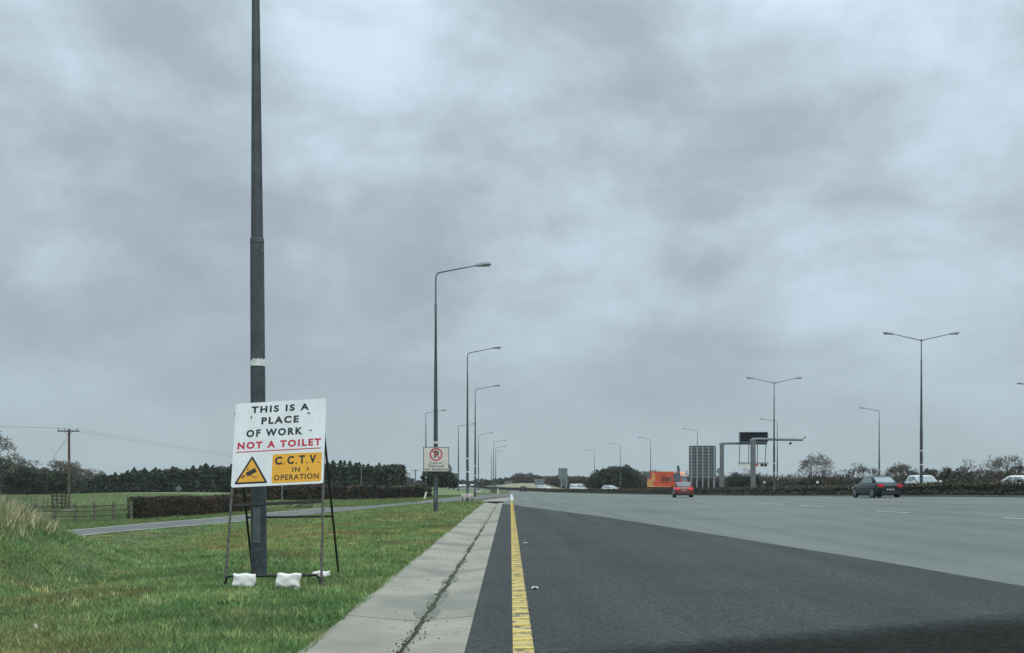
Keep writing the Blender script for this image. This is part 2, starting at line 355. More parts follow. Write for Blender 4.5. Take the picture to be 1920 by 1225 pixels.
# ------------------------------------------------------------------ roads
ry = axis_vals([(-20, 4, 4), (4, 30, .7), (30, 90, 1.5), (90, 400, 5)])
def xl(y): return chR(y) - .01 if y < CH_END else (-.62 if y < 300 else -.62 - (y - 300) * .3)
rows = []
for y in ry:
    a = xl(y); rows.append([a, a + .8, 1.5, 2.5, 3.5, 4.5, 5.5, 6.5, 8, 10, 12, 15, 18, 21, 25, 29, 33, 38, 43, 48])
grid('road', rows, ry, 0.0, 'road')
# darker tarmac surfacing, diagonal joint to the paler road
edge = [(7.4, -20), (7.1, 8)] + [tuple(G(*p)[:2]) for p in ((1920, 1101), (1760, 1073), (1600, 1045), (1430, 1018), (1250, 988), (1120, 968), (1040, 957.5), (985, 950.5), (966, 947.5))]
left = [(chR(y), y) for y in np.linspace(-20, edge[-1][1] + 4, 40)]
ribbon('dark_asphalt', left, edge, .006, 'dark', n=14, step=.8)
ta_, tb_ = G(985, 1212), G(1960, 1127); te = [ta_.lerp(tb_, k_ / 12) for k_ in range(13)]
tb = ribbon('painted_reflection_band', [(p[0], p[1]) for p in te], [(.2 + (p[0]) * .9, 5.2) for p in te], .011, 'dash_refl', n=24, step=.25)  # dark dashboard reflection, painted as a thin sheet over the asphalt
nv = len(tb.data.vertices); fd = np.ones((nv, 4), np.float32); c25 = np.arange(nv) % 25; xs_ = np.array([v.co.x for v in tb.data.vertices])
fd[:, 0] = np.clip((c25 - 1) / 7, 0, 1) * np.clip((xs_ + .6) / 2.2, .3, 1); at_ = tb.data.color_attributes.new('refl_fade', 'FLOAT_COLOR', 'POINT'); at_.data.foreach_set('color', fd.ravel())  # painted reflection thins out towards its far and left edges
tm = MT['dash_refl'].node_tree; bs = tm.nodes['Principled BSDF']; at2 = N(tm, 'ShaderNodeAttribute', attribute_name='refl_fade'); sp3 = N(tm, 'ShaderNodeSeparateColor'); tm.links.new(at2.outputs['Color'], sp3.inputs[0])
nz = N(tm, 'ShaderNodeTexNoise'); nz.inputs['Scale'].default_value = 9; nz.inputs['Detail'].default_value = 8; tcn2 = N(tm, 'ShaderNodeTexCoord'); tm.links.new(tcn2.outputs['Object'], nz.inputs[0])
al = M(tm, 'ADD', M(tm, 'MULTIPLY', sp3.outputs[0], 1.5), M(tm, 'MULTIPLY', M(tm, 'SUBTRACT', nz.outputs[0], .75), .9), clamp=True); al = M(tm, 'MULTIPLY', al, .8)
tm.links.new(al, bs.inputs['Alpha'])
# drainage channel, cast in slabs with open joints
chan = bpy.data.objects.new('drainage_channel', None); C.objects.link(chan); tag(chan, kind='structure')
y0 = 4.0; k = 0
while y0 < CH_END - .5:
    y1 = min(y0 + 6.1, CH_END); g = .004; V = []; ys = np.linspace(y0 + g, y1 - g, 9)
    prof = [(0, .012), (0.002, .03), (.25, .005), (.54, -.025), (.58, -.036), (.62, -.025), (.8, .0), (.998, .022), (1, -.05)]
    for y in ys:
        for u, dz in prof:
            x = chL(y) + (chR(y) - chL(y)) * u + (.02 * math.sin(y * 2.1) + .012 * math.sin(y * 5.3)) * (1 if u < .01 else 0)
            V.append((x, y, float(gz(x, y)) + dz + (-.08 if u == 0 else 0) + .004 * (k % 2)))
    n = len(prof); fs = [(i * n + j, i * n + j + 1, (i + 1) * n + j + 1, (i + 1) * n + j) for i in range(8) for j in range(n - 1)]
    fs += [tuple(range(n)), tuple(8 * n + j for j in range(n))[::-1]]
    me = bpy.data.meshes.new('slab'); me.from_pydata(V, [], fs); me.update(); link('slab', me, 'conc', chan)
    y0 = y1; k += 1
# silt and moss lying in the channel's invert
V = []; T = []; n = 0
ys = np.arange(4, CH_END, .12); cxm = lambda y: float(np.interp(y, [4, 8, 10.5, 14.3, 24.7, 37, 61, 71], [-.93, -.905, -.885, -.87, -.875, -.89, -.96, -1.0])) + .008 * math.sin(y * 2.9) + .006 * math.sin(y * 7)
ws = []
for y in ys:
    w = .022 + .02 * (math.sin(y * 1.3) + math.sin(y * .47 + 2)) * .5 + random.uniform(-.012, .022) + (.05 if 11 < y < 32 else 0) * abs(math.sin(y * .8)) + .0006 * y
    ws.append(max(.005, w * .72))
for y, w in zip(ys, ws):
    c = cxm(y) + random.uniform(-.008, .008); z = float(gz(c, y))
    V += [(c - w, y, z - .04 + .085 * w * 1), (c - w * .3, y + random.uniform(-.03, .03), z - .014 + random.uniform(0, .01)), (c + w * .4, y + random.uniform(-.03, .03), z - .014 + random.uniform(0, .012)), (c + w, y, z - .04 + .085 * w)]
fs = [(i * 4 + j, i * 4 + j + 1, i * 4 + 5 + j, i * 4 + 4 + j) for i in range(len(ys) - 1) for j in range(3)]
mb = MB(); mb.add(V, fs); o = mb.build('silt', 'silt'); tag(o, 'dark moss and silt line along the concrete channel', 'silt', kind='stuff')
# crumbs of dirt round that line
P = []
for i in range(1000):
    y = 7.5 + 50 * random.random() ** 1.6; P.append((cxm(y) + random.gauss(0, .03 + .03 * random.random()), y, 0))
for i in range(40):
    y = random.uniform(8.5, 20); P.append((random.uniform(chL(y) + .2, chR(y) - .1), y, 0))
P = np.array(P); P[:, 2] = gz(P[:, 0], P[:, 1]) + .0 - .03 * np.clip(1 - np.abs(P[:, 0] + .9) / .3, 0, 1) + .008
V, T, K = leaves(P, .016, 1.2)
o = npmesh('dirt_crumbs', V, T, 'silt'); tag(o, 'scattered dirt crumbs on the concrete channel', 'dirt', kind='stuff')
# damp stains beside the invert
for (px, py, rx, r2) in ((803, 1150, .13, .42), (822, 1118, .11, .75), (845, 1085, .11, .5), (868, 1052, .05, .6)):
    g = G(px, py); V = [(g.x, g.y, 0)]; nn = 26
    for i in range(nn):
        a = 2 * PI * i / nn; q = 1 + .18 * math.sin(3 * a + px) + .1 * math.sin(7 * a); V.append((g.x + rx * q * math.cos(a), g.y + r2 * q * math.sin(a), 0))
    W2 = []
    for x, y, _ in V:
        u = (x - chL(y)) / (chR(y) - chL(y)); dz = np.interp(u, [p[0] for p in prof], [p[1] for p in prof]); W2.append((x, y, float(gz(x, y)) + dz + .008))
    me = bpy.data.meshes.new('damp_stain'); me.from_pydata(W2, [], [(0, i + 1, (i + 1) % nn + 1) for i in range(nn)]); me.update()
    tag(link('damp_stain', me, 'damp'), kind='structure')
# yellow edge line with raised ribs
yl = lambda y: (.02 - .0016 * y)
ya = np.arange(4, 83, .5)
yline = ribbon('yellow_line', [(yl(y), y) for y in ya], [(yl(y) + .172 - .0003 * y, y) for y in ya], .0105, 'yellow', n=3, step=.5)
ribme = None; y = 7.3; cnt = 0
while y < 72:
    if ribme is None:
        mb = MB(); mb.prism([(-.088, 0), (-.084, .009), (.084, .009), (.088, 0)], -.03, .03); o = mb.build('rib', 'rib', yline); ribme = o.data
    else:
        o = bpy.data.objects.new('rib', ribme); C.objects.link(o); o.parent = yline
    o.location = (yl(y) + .086, y, float(gz(yl(y), y)) + .0115); y += .45; cnt += 1
ribbon('white_edge_line', [(yl(y), y) for y in np.arange(83, 168, 2)], [(yl(y) + .26, y) for y in np.arange(83, 168, 2)], .012, 'white', n=2, step=2)
# broken lane line
for a, b, w in (((1642, 959.3), (1705, 962.2), .12), ((1880, 971.6), (1948, 976), .12), ((1500, 948.6), (1540, 951.2), .12), ((1408, 943.6), (1470, 946.6), .14), ((1302, 938.2), (1330, 939.6), .14)):
    A = G(*a); B = G(*b); d = Vector((B.x - A.x, B.y - A.y)).normalized(); nn = Vector((-d.y, d.x)) * w / 2
    ribbon('lane_marking', [(A.x + nn.x, A.y + nn.y), (B.x + nn.x, B.y + nn.y)], [(A.x - nn.x, A.y - nn.y), (B.x - nn.x, B.y - nn.y)], .012, 'white', n=1, step=.5)
# side lane with white edge lines
farE = [G(*p, md=0) for p in ((133, 996), (260, 984.5), (420, 971), (520, 961), (619, 952.7), (783, 942), (831, 935.8), (864, 932.6), (893, 930.3), (922, 928.3), (944, 926.8), (952, 926))]
nearE = [G(*p, md=0) for p in ((60, 1016), (200, 1000), (400, 983), (500, 973.5), (605, 962), (720, 952), (815, 944), (893, 937.6), (922, 934.7), (955, 931.4), (958, 927))]
a, b = farE[0], farE[1]; farE = [a + (a - b) * 1.2] + farE
a, b = nearE[0], nearE[1]; nearE = [a + (a - b) * .8] + nearE
def resamp(P, k):
    P = np.array([(p[0], p[1]) for p in P]); d = np.r_[0, np.cumsum(np.linalg.norm(np.diff(P, axis=0), axis=1))]
    t = np.linspace(0, d[-1], k); return [tuple(q) for q in np.c_[np.interp(t, d, P[:, 0]), np.interp(t, d, P[:, 1])]]
ribbon('side_lane', farE, nearE, .03, 'lane', n=4, step=1)
def offline(P, w):
    P = resamp(P, 60); L = []; Rr = []
    for i, p in enumerate(P):
        q0 = Vector(P[max(i - 1, 0)]); q1 = Vector(P[min(i + 1, 59)]); d = (q1 - q0).normalized(); nn = Vector((-d.y, d.x)) * w / 2; p = Vector(p)
        L.append(tuple(p + nn)); Rr.append(tuple(p - nn))
    return L, Rr
for P in (farE[:9], nearE[:8]):
    L, Rr = offline(P, .2); ribbon('lane_edge_line', L, Rr, .04, 'white', n=1, step=1)
ap = [G(*p) for p in ((900, 941), (916, 937), (940, 933.5))]; aq = [G(*p) for p in ((954.5, 941), (955.2, 937), (955.5, 933))]
ribbon('concrete_apron', ap, aq, .016, 'conc', n=4, step=1)
# gravel track behind the post and rail fence
tl = [G(*p, md=0) for p in ((60, 962), (90, 961.5), (120, 956.5), (140, 954.5))]; tr_ = [G(*p, md=0) for p in ((60, 968), (88, 965), (120, 960), (140, 957))]
ribbon('gravel_track', tl, tr_, .03, 'track', n=2, step=1)
# pasture sheet
ribbon('pasture', [(-95, 92), (-95, 190)], [(-17, 88), (-30, 190)], .03, 'field', n=40, step=3)
ribbon('far_verge', [(-14, 125), (-15, 190), (-40, 300)], [(-5.5, 118), (-4.5, 190), (-3.5, 300)], .03, 'field', n=10, step=3)
ribbon('dry_bank', [(-16, 352), (-16, 420)], [(30, 352), (30, 420)], .03, 'strawbank', n=16, step=4)

# ------------------------------------------------------------------ lawn
def blades(n, ysamp, wid, hgt, mask=None, lean=.35, m='grass', tr=(.6, 1.4)):
    Y = ysamp(n); Xmin = -.53 * Y; Xmax = chL(Y) + .04
    X = Xmin + (Xmax - Xmin) * rng.random(n)
    if mask is not None: k = mask(X, Y); X = X[k]; Y = Y[k]
    n = len(X); Z = gz(X, Y) - .01; a = rng.uniform(0, 2 * PI, n)
    s = 1 + (Y / 14) * .8; w = wid * s * rng.uniform(.6, 1.4, n); h = hgt * rng.uniform(.4, 1.25, n) * (1 + .012 * Y)
    clump = .75 + .5 * np.sin(X * 2.3 + 1.7 * np.sin(Y * 1.1)) * np.sin(Y * 1.9 + np.cos(X * 1.3)); h *= .7 + .5 * clump
    lx = rng.normal(0, lean, n) * h; ly = rng.normal(0, lean, n) * h
    dx = np.cos(a) * w / 2; dy = np.sin(a) * w / 2
    V = np.stack([np.c_[X - dx, Y - dy, Z], np.c_[X + dx, Y + dy, Z], np.c_[X + lx, Y + ly, Z + h]], 1).reshape(-1, 3)
    t = rng.uniform(tr[0], tr[1], n)[:, None] * (1 + rng.uniform(-.15, .15, (n, 3)))
    dz_ = ss((Y - 17.5) / 5) * (1 - .75 * ss((Y - 36) / 14)) * ss(.75 + .6 * np.sin(X * .8 + Y * .25) + .5 * np.sin(X * .37 - Y * .6)); dz_ = dz_ * (1 - ss((-X - 6 - .25 * (Y - 20)) / 3) * .3)
    t *= 1 + dz_[:, None] * np.array([.42, .0, -.05])
    gp = .5 + .5 * np.sin(X * 1.1 + 2 * np.sin(Y * .7)) * np.sin(Y * .9 + 1.3 * np.sin(X * .8)); t *= (.78 + .5 * gp)[:, None]
    dry = rng.random(n) < .05; t[dry] *= np.array([1.9, 1.35, 1.2])
    K = np.repeat(t, 3, 0)
    return V, np.arange(3 * n).reshape(-1, 3), K
near = blades(330000, lambda n: 6.8 + 27 * rng.random(n) ** 1.7, .0075, .055, lambda X, Y: (Y < np.interp(X, [p[0] for p in nearE], [p[1] for p in nearE]) - .25))
farb = blades(150000, lambda n: 24 + 50 * rng.random(n) ** 1.2, .010, .05, lambda X, Y: Y < np.interp(X, [p[0] for p in nearE], [p[1] for p in nearE]) - .25)
# tufts and weeds
cn = 1500; cy = 7 + 30 * rng.random(cn) ** 1.5; cxx_ = -.52 * cy + (chL(cy) - .05 + .52 * cy) * rng.random(cn); ids = np.repeat(np.arange(cn), 26); m_n = len(ids)
rr_ = rng.uniform(.03, .13, cn)[ids]; X = cxx_[ids] + rng.normal(0, 1, m_n) * rr_; Y = cy[ids] + rng.normal(0, 1, m_n) * rr_; ok = X < chL(Y) + .05; X = X[ok]; Y = Y[ok]; ids = ids[ok]; m_n = len(X)
Z = gz(X, Y) - .01; hh_ = rng.uniform(.05, .115, cn)[ids] * rng.uniform(.5, 1.2, m_n); a = rng.uniform(0, 2 * PI, m_n); w = .0055 * (1 + Y / 16); lx = rng.normal(0, .45, m_n) * hh_; ly = rng.normal(0, .45, m_n) * hh_
Vt = np.stack([np.c_[X - np.cos(a) * w, Y - np.sin(a) * w, Z], np.c_[X + np.cos(a) * w, Y + np.sin(a) * w, Z], np.c_[X + lx, Y + ly, Z + hh_]], 1).reshape(-1, 3)
tt = rng.uniform(.55, 1.6, cn)[ids][:, None] * rng.uniform(.7, 1.3, (m_n, 1)) * np.where((rng.random(cn) < .2)[ids][:, None], np.array([1.7, 1.25, 1.3]), np.ones(3))
tufts = (Vt, np.arange(3 * m_n).reshape(-1, 3), np.repeat(tt, 3, 0))
V, T, K = merge([near, farb, tufts])
o = npmesh('lawn_grass', V, T, 'grass', tint=K); tag(o, 'short rough grass covering the roadside verge', 'grass', kind='stuff')
# rough grass beyond the lane
n = 120000; Y = rng.uniform(46, 118, n); X = rng.uniform(-.52, -.05, n) * Y; fy = np.interp(X, [p[0] for p in farE], [p[1] for p in farE]); ok = (Y > fy + .3); X = X[ok]; Y = Y[ok]; n = len(X)
Z = gz(X, Y); h = rng.uniform(.06, .17, n); a = rng.uniform(0, 2 * PI, n); w = .03; V = np.stack([np.c_[X - np.cos(a) * w, Y - np.sin(a) * w, Z], np.c_[X + np.cos(a) * w, Y + np.sin(a) * w, Z], np.c_[X + rng.normal(0, .05, n), Y, Z + h]], 1).reshape(-1, 3)
o = npmesh('verge_grass', V, np.arange(3 * n).reshape(-1, 3), 'grass', tint=np.repeat(rng.uniform(.5, 1.2, n)[:, None] * np.array([1.0, .95, .9]), 3, 0)); tag(o, 'rough grass between the side lane and the field', 'grass', kind='stuff')
# dry grass on the mound
n = 34000; X = rng.uniform(-10.5, -6.3, n); Y = rng.uniform(12.5, 20, n); ok = rng.random(n) < ss((gz(X, Y) - .42) / .45) * 1.0; X = X[ok]; Y = Y[ok]; n = len(X)
Z = gz(X, Y); h = rng.uniform(.08, .27, n); a = rng.uniform(0, 2 * PI, n); w = .009; lx = rng.normal(.12, .2, n) * h * 1.6; ly = rng.normal(0, .3, n) * h
V = np.stack([np.c_[X - np.cos(a) * w, Y - np.sin(a) * w, Z], np.c_[X + np.cos(a) * w, Y + np.sin(a) * w, Z], np.c_[X + lx, Y + ly, Z + h]], 1).reshape(-1, 3)
K = np.repeat(rng.uniform(.55, 1.7, n)[:, None] * np.where(rng.random((n, 1)) < .38, np.array([.42, .60, .36]), np.ones(3)), 3, 0)
o = npmesh('dry_grass', V, np.arange(3 * n).reshape(-1, 3), 'straw', tint=K); tag(o, 'pale dry long grass on the mound at the left edge', 'dry grass', kind='stuff')
# scraps in the lawn
def scrap(px, py, s, label, m='litter'):
    g = G(px, py); V, T, K = leaves(np.array([[0, 0, .05]] * 7) + rng.normal(0, s * .3, (7, 3)), s, 1.3)
    o = npmesh('litter_scrap', V, T, m, loc=g); tag(o, label, 'litter')
scrap(68, 1186, .024, 'pale crumpled scrap lying in the grass at lower left'); scrap(205, 1185, .014, 'small white scrap in the grass right of the crumpled scrap', 'bag')
scrap(555, 1112, .016, 'tiny white scrap in the grass just below the middle sandbag', 'bag')

# ------------------------------------------------------------------ vegetation generators
def tree_mesh(height, spread, seed, levels=5, trunk_h=.25, up=.55, thick=.022, minr=.017):
    r = random.Random(seed); tk = MB(); cw = MB()
    def grow(p, d, ln, rad, lev):
        q = p + d * ln; mid = p + d * ln * .5 + Vector((r.uniform(-1, 1), r.uniform(-1, 1), 0)) * ln * .07
        tgt = tk if lev <= 1 else cw
        rad = max(rad, minr)
        tgt.tube([p, mid, q], [rad, max(rad * .85, minr), max(rad * .68, minr * .8)], 6 if lev <= 1 else 3, cap=False)
        if lev >= levels:
            return
        nchild = 3 if lev < 2 else r.choice((2, 3, 3))
        for i in range(nchild):
            az = 2 * PI * (i + r.random() * .7) / nchild; tilt = r.uniform(.35, .85) * (1 + .1 * lev)
            ref = d.orthogonal().normalized(); s2 = d.cross(ref)
            nd = (d * math.cos(tilt) + (ref * math.cos(az) + s2 * math.sin(az)) * math.sin(tilt) * spread); nd.z += up * .22; nd.normalize()
            grow(q if i else q - d * ln * r.uniform(.0, .25), nd, ln * r.uniform(.62, .86), rad * r.uniform(.5, .68), lev + 1)
    grow(Vector((0, 0, -.2)), Vector((r.uniform(-.05, .05), 0, 1)).normalized(), height * trunk_h, height * thick, 0)
    top = max(v[2] for v in cw.v); k = height / top
    for mb in (tk, cw): mb.v = [(a * k, b * k, c * k) for a, b, c in mb.v]
    return tk, cw
def make_bare(name, label, height, seed, loc, spread=1.0, levels=6, up=.5, ivy=0, group=None, cat='tree', crown='twig', trunk_h=.25, thick=.022, minr=.024):
    t = thing(name, label, cat, loc, 0, group)
    tk, cw = tree_mesh(height, spread, seed, levels, trunk_h, up, thick, minr)
    tk.build('trunk', 'bark', t); cw.build('crown', crown, t)
    if ivy:
        P = []
        vs = tk.v
        for i in range(ivy):
            a = Vector(random.choice(vs)); b = Vector(random.choice(vs)); b = a + (b - a) * random.random() * .2
            P.append(b + Vector([random.gauss(0, height * .035) for _ in range(3)]))
        V, T, K = leaves(np.array([tuple(p) for p in P]), .16, 1.3); npmesh('ivy', V, T, 'ivy', t, K)
    return t
def crown_pts(n, blobs, r, shell=.55):
    P = []
    w = np.array([b[3] ** 2 for b in blobs]); w = w / w.sum()
    for i in range(n):
        b = blobs[r.choice(len(blobs), p=w)]; d = r.normal(size=3); d /= np.linalg.norm(d); q = b[3] * (shell + (1 - shell) * r.random() ** .5) * (1 + .12 * r.normal())
        P.append((b[0] + d[0] * q, b[1] + d[1] * q, b[2] + d[2] * q * b[4]))
    return np.array(P)
def make_evergreen(name, label, loc, hgt, rad, seed, n=5000, leaf=.22, m='dleaf', group=None):
    r = np.random.default_rng(seed); t = thing(name, label, 'tree', loc, 0, group)
    mb = MB(); mb.tube([(0, 0, -.3), (.05, 0, hgt * .4), (0, .1, hgt * .8)], [hgt * .035, hgt * .025, hgt * .01], 7); 
    for i in range(6):
        a = r.uniform(0, 6.28); mb.tube([(0, 0, hgt * (.25 + .08 * i)), (math.cos(a) * rad * .6, math.sin(a) * rad * .6, hgt * (.4 + .08 * i))], [hgt * .012, .01], 4)
    mb.build('trunk', 'bark', t)
    bl = [(0, 0, hgt * .55, rad * .8, hgt * .5 / rad)]
    for i in range(11):
        a = r.uniform(0, 6.28); q = r.uniform(.3, .85) * rad; zz = r.uniform(.25, .82) * hgt; bl.append((math.cos(a) * q, math.sin(a) * q, zz, rad * r.uniform(.28, .45), 1.0))
    P = crown_pts(n, bl, r); P = P[P[:, 2] > .1]
    V, T, K = leaves(P, leaf, 1.3, r=r); npmesh('crown', V, T, m, t, K); return t
def make_conifer(name, label, loc, hgt, rad, seed, n=1700, group=None, leaf=.24):
    r = np.random.default_rng(seed); t = thing(name, label, 'tree', loc, 0, group)
    mb = MB(); mb.tube([(0, 0, -.3), (0, 0, hgt * .97)], [hgt * .025, .02], 6); mb.build('trunk', 'bark', t)
    z = r.random(n) ** 1.2; q = rad * (1 - z) ** .55 * (.35 + .65 * r.random(n) ** .5) * (1 + .28 * np.sin(z * 40 + r.uniform(0, 6))); a = r.uniform(0, 6.28, n)
    q *= 1 + .25 * np.sin(a * 3 + z * 9)
    P = np.c_[np.cos(a) * q, np.sin(a) * q, .05 * hgt + z * .95 * hgt - q * .15]
    V, T, K = leaves(P, leaf * (1.15 - .6 * z), 1.9, r=r); npmesh('crown', V, T, 'cleaf', t, K); return t
def hedge(name, label, pts, h, w, n, leaf=.12, m='hedge', seed=1, rough=.25, cat='hedge', core=True, kind=None, elong=1.6, spikes=0, spikeh=1.0, tr=(.6, 1.4)):
    """pts: list of (X,Y) ; h: height or list"""
    r = np.random.default_rng(seed); P = np.array([(p[0], p[1]) for p in pts], float)
    d = np.r_[0, np.cumsum(np.linalg.norm(np.diff(P, axis=0), axis=1))]; L = d[-1]
    hs = np.interp(np.linspace(0, L, 200), d, h if isinstance(h, (list, tuple)) else [h] * len(P))
    t = thing(name, label, cat) if not kind else None
    def frame(s):
        x = np.interp(s, d, P[:, 0]); y = np.interp(s, d, P[:, 1]); e = .3
        x2 = np.interp(np.minimum(s + e, L), d, P[:, 0]) - np.interp(np.maximum(s - e, 0), d, P[:, 0]); y2 = np.interp(np.minimum(s + e, L), d, P[:, 1]) - np.interp(np.maximum(s - e, 0), d, P[:, 1])
        q = np.hypot(x2, y2) + 1e-9; return x, y, -y2 / q, x2 / q
    def topn(s): return 1 + rough * (.5 * np.sin(s * .9 + seed) + .3 * np.sin(s * 2.3 + 2 * seed) + .25 * np.sin(s * 5.1) + .3 * np.sin(s * .23 + seed))
    s = r.uniform(0, L, n); x, y, nx_, ny_ = frame(s); hh = np.interp(s, np.linspace(0, L, 200), hs) * topn(s)
    u = r.uniform(-1, 1, n); v = r.random(n)
    side = r.random(n) < .6; u = np.where(side, np.sign(u) * r.uniform(.75, 1.05, n), u); v = np.where(side, v, r.uniform(.85, 1.06, n))
    if core:
        ne = max(60, int(n * w / (w + L) * .5)); e0 = r.uniform(0, 1, n) < ne / n; s = np.where(e0, np.where(r.random(n) < .5, r.normal(0, .06, n), L + r.normal(0, .06, n)), s); x2_, y2_, a_n, b_n = frame(np.clip(s, 0, L))
        P0 = P[0] - (P[1] - P[0]) / np.linalg.norm(P[1] - P[0]) * .0; x, y, nx_, ny_ = x2_, y2_, a_n, b_n; u = np.where(e0, r.uniform(-1, 1, n), u); v = np.where(e0, r.random(n), v); hh = np.interp(np.clip(s, 0, L), np.linspace(0, L, 200), hs) * topn(np.clip(s, 0, L))
    Q = np.c_[x + nx_ * u * w / 2, y + ny_ * u * w / 2, gz(x, y) + v * hh]; Q += r.normal(0, leaf * .5, Q.shape)
    parts = [leaves(Q, leaf, elong, r=r, tr=tr)]
    if spikes:
        s = r.uniform(0, L, spikes); x, y, nx_, ny_ = frame(s); hh = np.interp(s, np.linspace(0, L, 200), hs) * topn(s); k = r.uniform(.3, 1, spikes) * spikeh
        b = np.c_[x, y, gz(x, y) + hh * .9]; tp = b + np.c_[r.normal(0, .25, spikes) * k, r.normal(0, .25, spikes) * k, k]; ww = np.c_[np.full(spikes, .035), np.zeros((spikes, 2))]
        V = np.stack([b - ww, b + ww, tp], 1).reshape(-1, 3); parts.append((V, np.arange(3 * spikes).reshape(-1, 3), np.ones((3 * spikes, 3)) * 1.2))
    V, T, K = merge(parts)
    if kind: o = npmesh(name, V, T, m, None, K); tag(o, label, cat, kind=kind); t = o
    else: npmesh('foliage', V, T, m, t, K)
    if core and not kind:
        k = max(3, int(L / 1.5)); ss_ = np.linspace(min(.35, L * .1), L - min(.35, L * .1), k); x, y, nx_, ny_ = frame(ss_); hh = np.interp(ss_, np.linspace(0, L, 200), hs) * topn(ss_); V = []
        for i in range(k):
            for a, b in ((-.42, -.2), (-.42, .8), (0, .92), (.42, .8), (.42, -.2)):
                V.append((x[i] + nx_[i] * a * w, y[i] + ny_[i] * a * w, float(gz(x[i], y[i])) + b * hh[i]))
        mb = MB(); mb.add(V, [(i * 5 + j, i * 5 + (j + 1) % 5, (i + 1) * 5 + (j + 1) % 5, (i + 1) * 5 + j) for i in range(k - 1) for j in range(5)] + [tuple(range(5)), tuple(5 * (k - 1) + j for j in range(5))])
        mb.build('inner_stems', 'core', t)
    return t

# clipped hedge behind the lane, and the hedge further along it
g = [G(*p) for p in ((246, 975), (300, 970.5), (360, 967), (420, 962), (470, 957))]
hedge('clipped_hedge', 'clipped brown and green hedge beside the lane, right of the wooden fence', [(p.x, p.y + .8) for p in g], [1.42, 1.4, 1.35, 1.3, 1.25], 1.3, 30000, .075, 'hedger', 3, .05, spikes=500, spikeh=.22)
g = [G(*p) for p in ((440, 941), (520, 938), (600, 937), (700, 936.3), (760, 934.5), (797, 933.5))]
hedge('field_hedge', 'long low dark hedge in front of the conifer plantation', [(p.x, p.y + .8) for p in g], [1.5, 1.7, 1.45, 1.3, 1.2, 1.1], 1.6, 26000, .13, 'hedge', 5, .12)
hedge('mounded_hedge', 'rounded dark hedge clump behind the open wooden gate', [G(535, 938)[:2], G(600, 937.5)[:2]], [1.2, 1.9], 2.5, 5000, .13, 'hedge', 8, .1)

# reserve between the carriageways: low rough hedge on a grassy strip, kerb at its foot
rf = [(30.5, 30), (29.5, 40), (28.3, 56), (26.8, 75), (24.9, 97), (22.4, 125), (20.2, 150), (17.0, 180), (13, 215), (6.5, 260), (1.5, 300), (-7, 345), (-26, 420)]
rfs = resamp(rf, 120)
def offs(P, w):
    o = []
    for i, p in enumerate(P):
        q0 = Vector(P[max(i - 1, 0)]); q1 = Vector(P[min(i + 1, len(P) - 1)]); d = (q1 - q0).normalized(); o.append((p[0] + d.y * w, p[1] - d.x * w))
    return o
kb = offs(rfs, .14)
V = []
for a, b in zip(rfs, kb):
    za = float(gz(*a)); V += [(a[0], a[1], za - .05), (a[0], a[1], za + .12), (b[0], b[1], za + .12), (b[0], b[1], za - .05)]
mb = MB(); mb.add(V, [(i * 4 + j, i * 4 + j + 1, i * 4 + 5 + j, i * 4 + 4 + j) for i in range(119) for j in range(3)]); o = mb.build('kerb', 'track'); tag(o, kind='structure')
ribbon('central_reserve', kb, offs(rfs, 3.6), .11, 'ground', n=3, step=3)
fr = offs(rfs, .35)
o = hedge('reserve_verge_growth', 'dark rough grass along the kerb of the central reserve', fr, .32, .5, 30000, .10, 'verge', 11, .25, kind='stuff', core=False, cat='verge growth', tr=(.4, 1.1))
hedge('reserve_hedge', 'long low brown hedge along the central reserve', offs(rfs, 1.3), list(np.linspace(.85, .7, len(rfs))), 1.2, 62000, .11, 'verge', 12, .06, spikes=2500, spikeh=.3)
# far verge hedgerow beyond the opposite carriageway
fh = [(70, 70), (62, 100), (58, 130), (55, 150), (52, 190), (45, 230), (35, 290)]
hedge('roadside_hedgerow', 'long tall tangled hedgerow beyond the opposite carriageway', fh, [1.6, 1.7, 1.8, 2.0, 2.5, 3.0, 3.2], 3.2, 60000, .17, 'hedge', 21, .30, spikes=3500, spikeh=1.5)
hedge('far_scrub_hedge', 'distant purple brown scrub hedge behind the small white van', [(34, 295), (28, 330), (16, 380)], [3.4, 3.6, 3.4], 4, 12000, .3, 'hedge', 23, .12, spikes=1200, spikeh=1.2)
# saplings and bare trees standing in that hedgerow
def at_px(px, Y): return on(sx(px, Y), Y)
make_bare('bare_tree', 'round crowned bare tree in the hedgerow right of the camera gantry', 7.5, 4, at_px(1521, 175), 1.0, 7, .6, ivy=250, trunk_h=.3)
make_bare('bare_tree', 'grey domed bare tree behind the white cars', 4.9, 9, at_px(1692, 150), 1.05, 7, .6, ivy=700, trunk_h=.2)
make_bare('bare_tree', 'ivy covered tree at the right edge behind the last white car', 5.6, 14, at_px(1882, 140), .9, 6, .7, ivy=3500, trunk_h=.3)
sap = make_bare('sapling', 'thin bare sapling in the roadside hedgerow', 5.0, 31, at_px(1602, 160), .6, 5, .9, crown='twigp', cat='sapling', group='saplings in the roadside hedgerow', trunk_h=.3)
sap2 = make_bare('sapling', 'thin bare sapling in the roadside hedgerow', 4.7, 37, at_px(1620, 158), .5, 5, 1.1, crown='twigp', cat='sapling', group='saplings in the roadside hedgerow', trunk_h=.4)
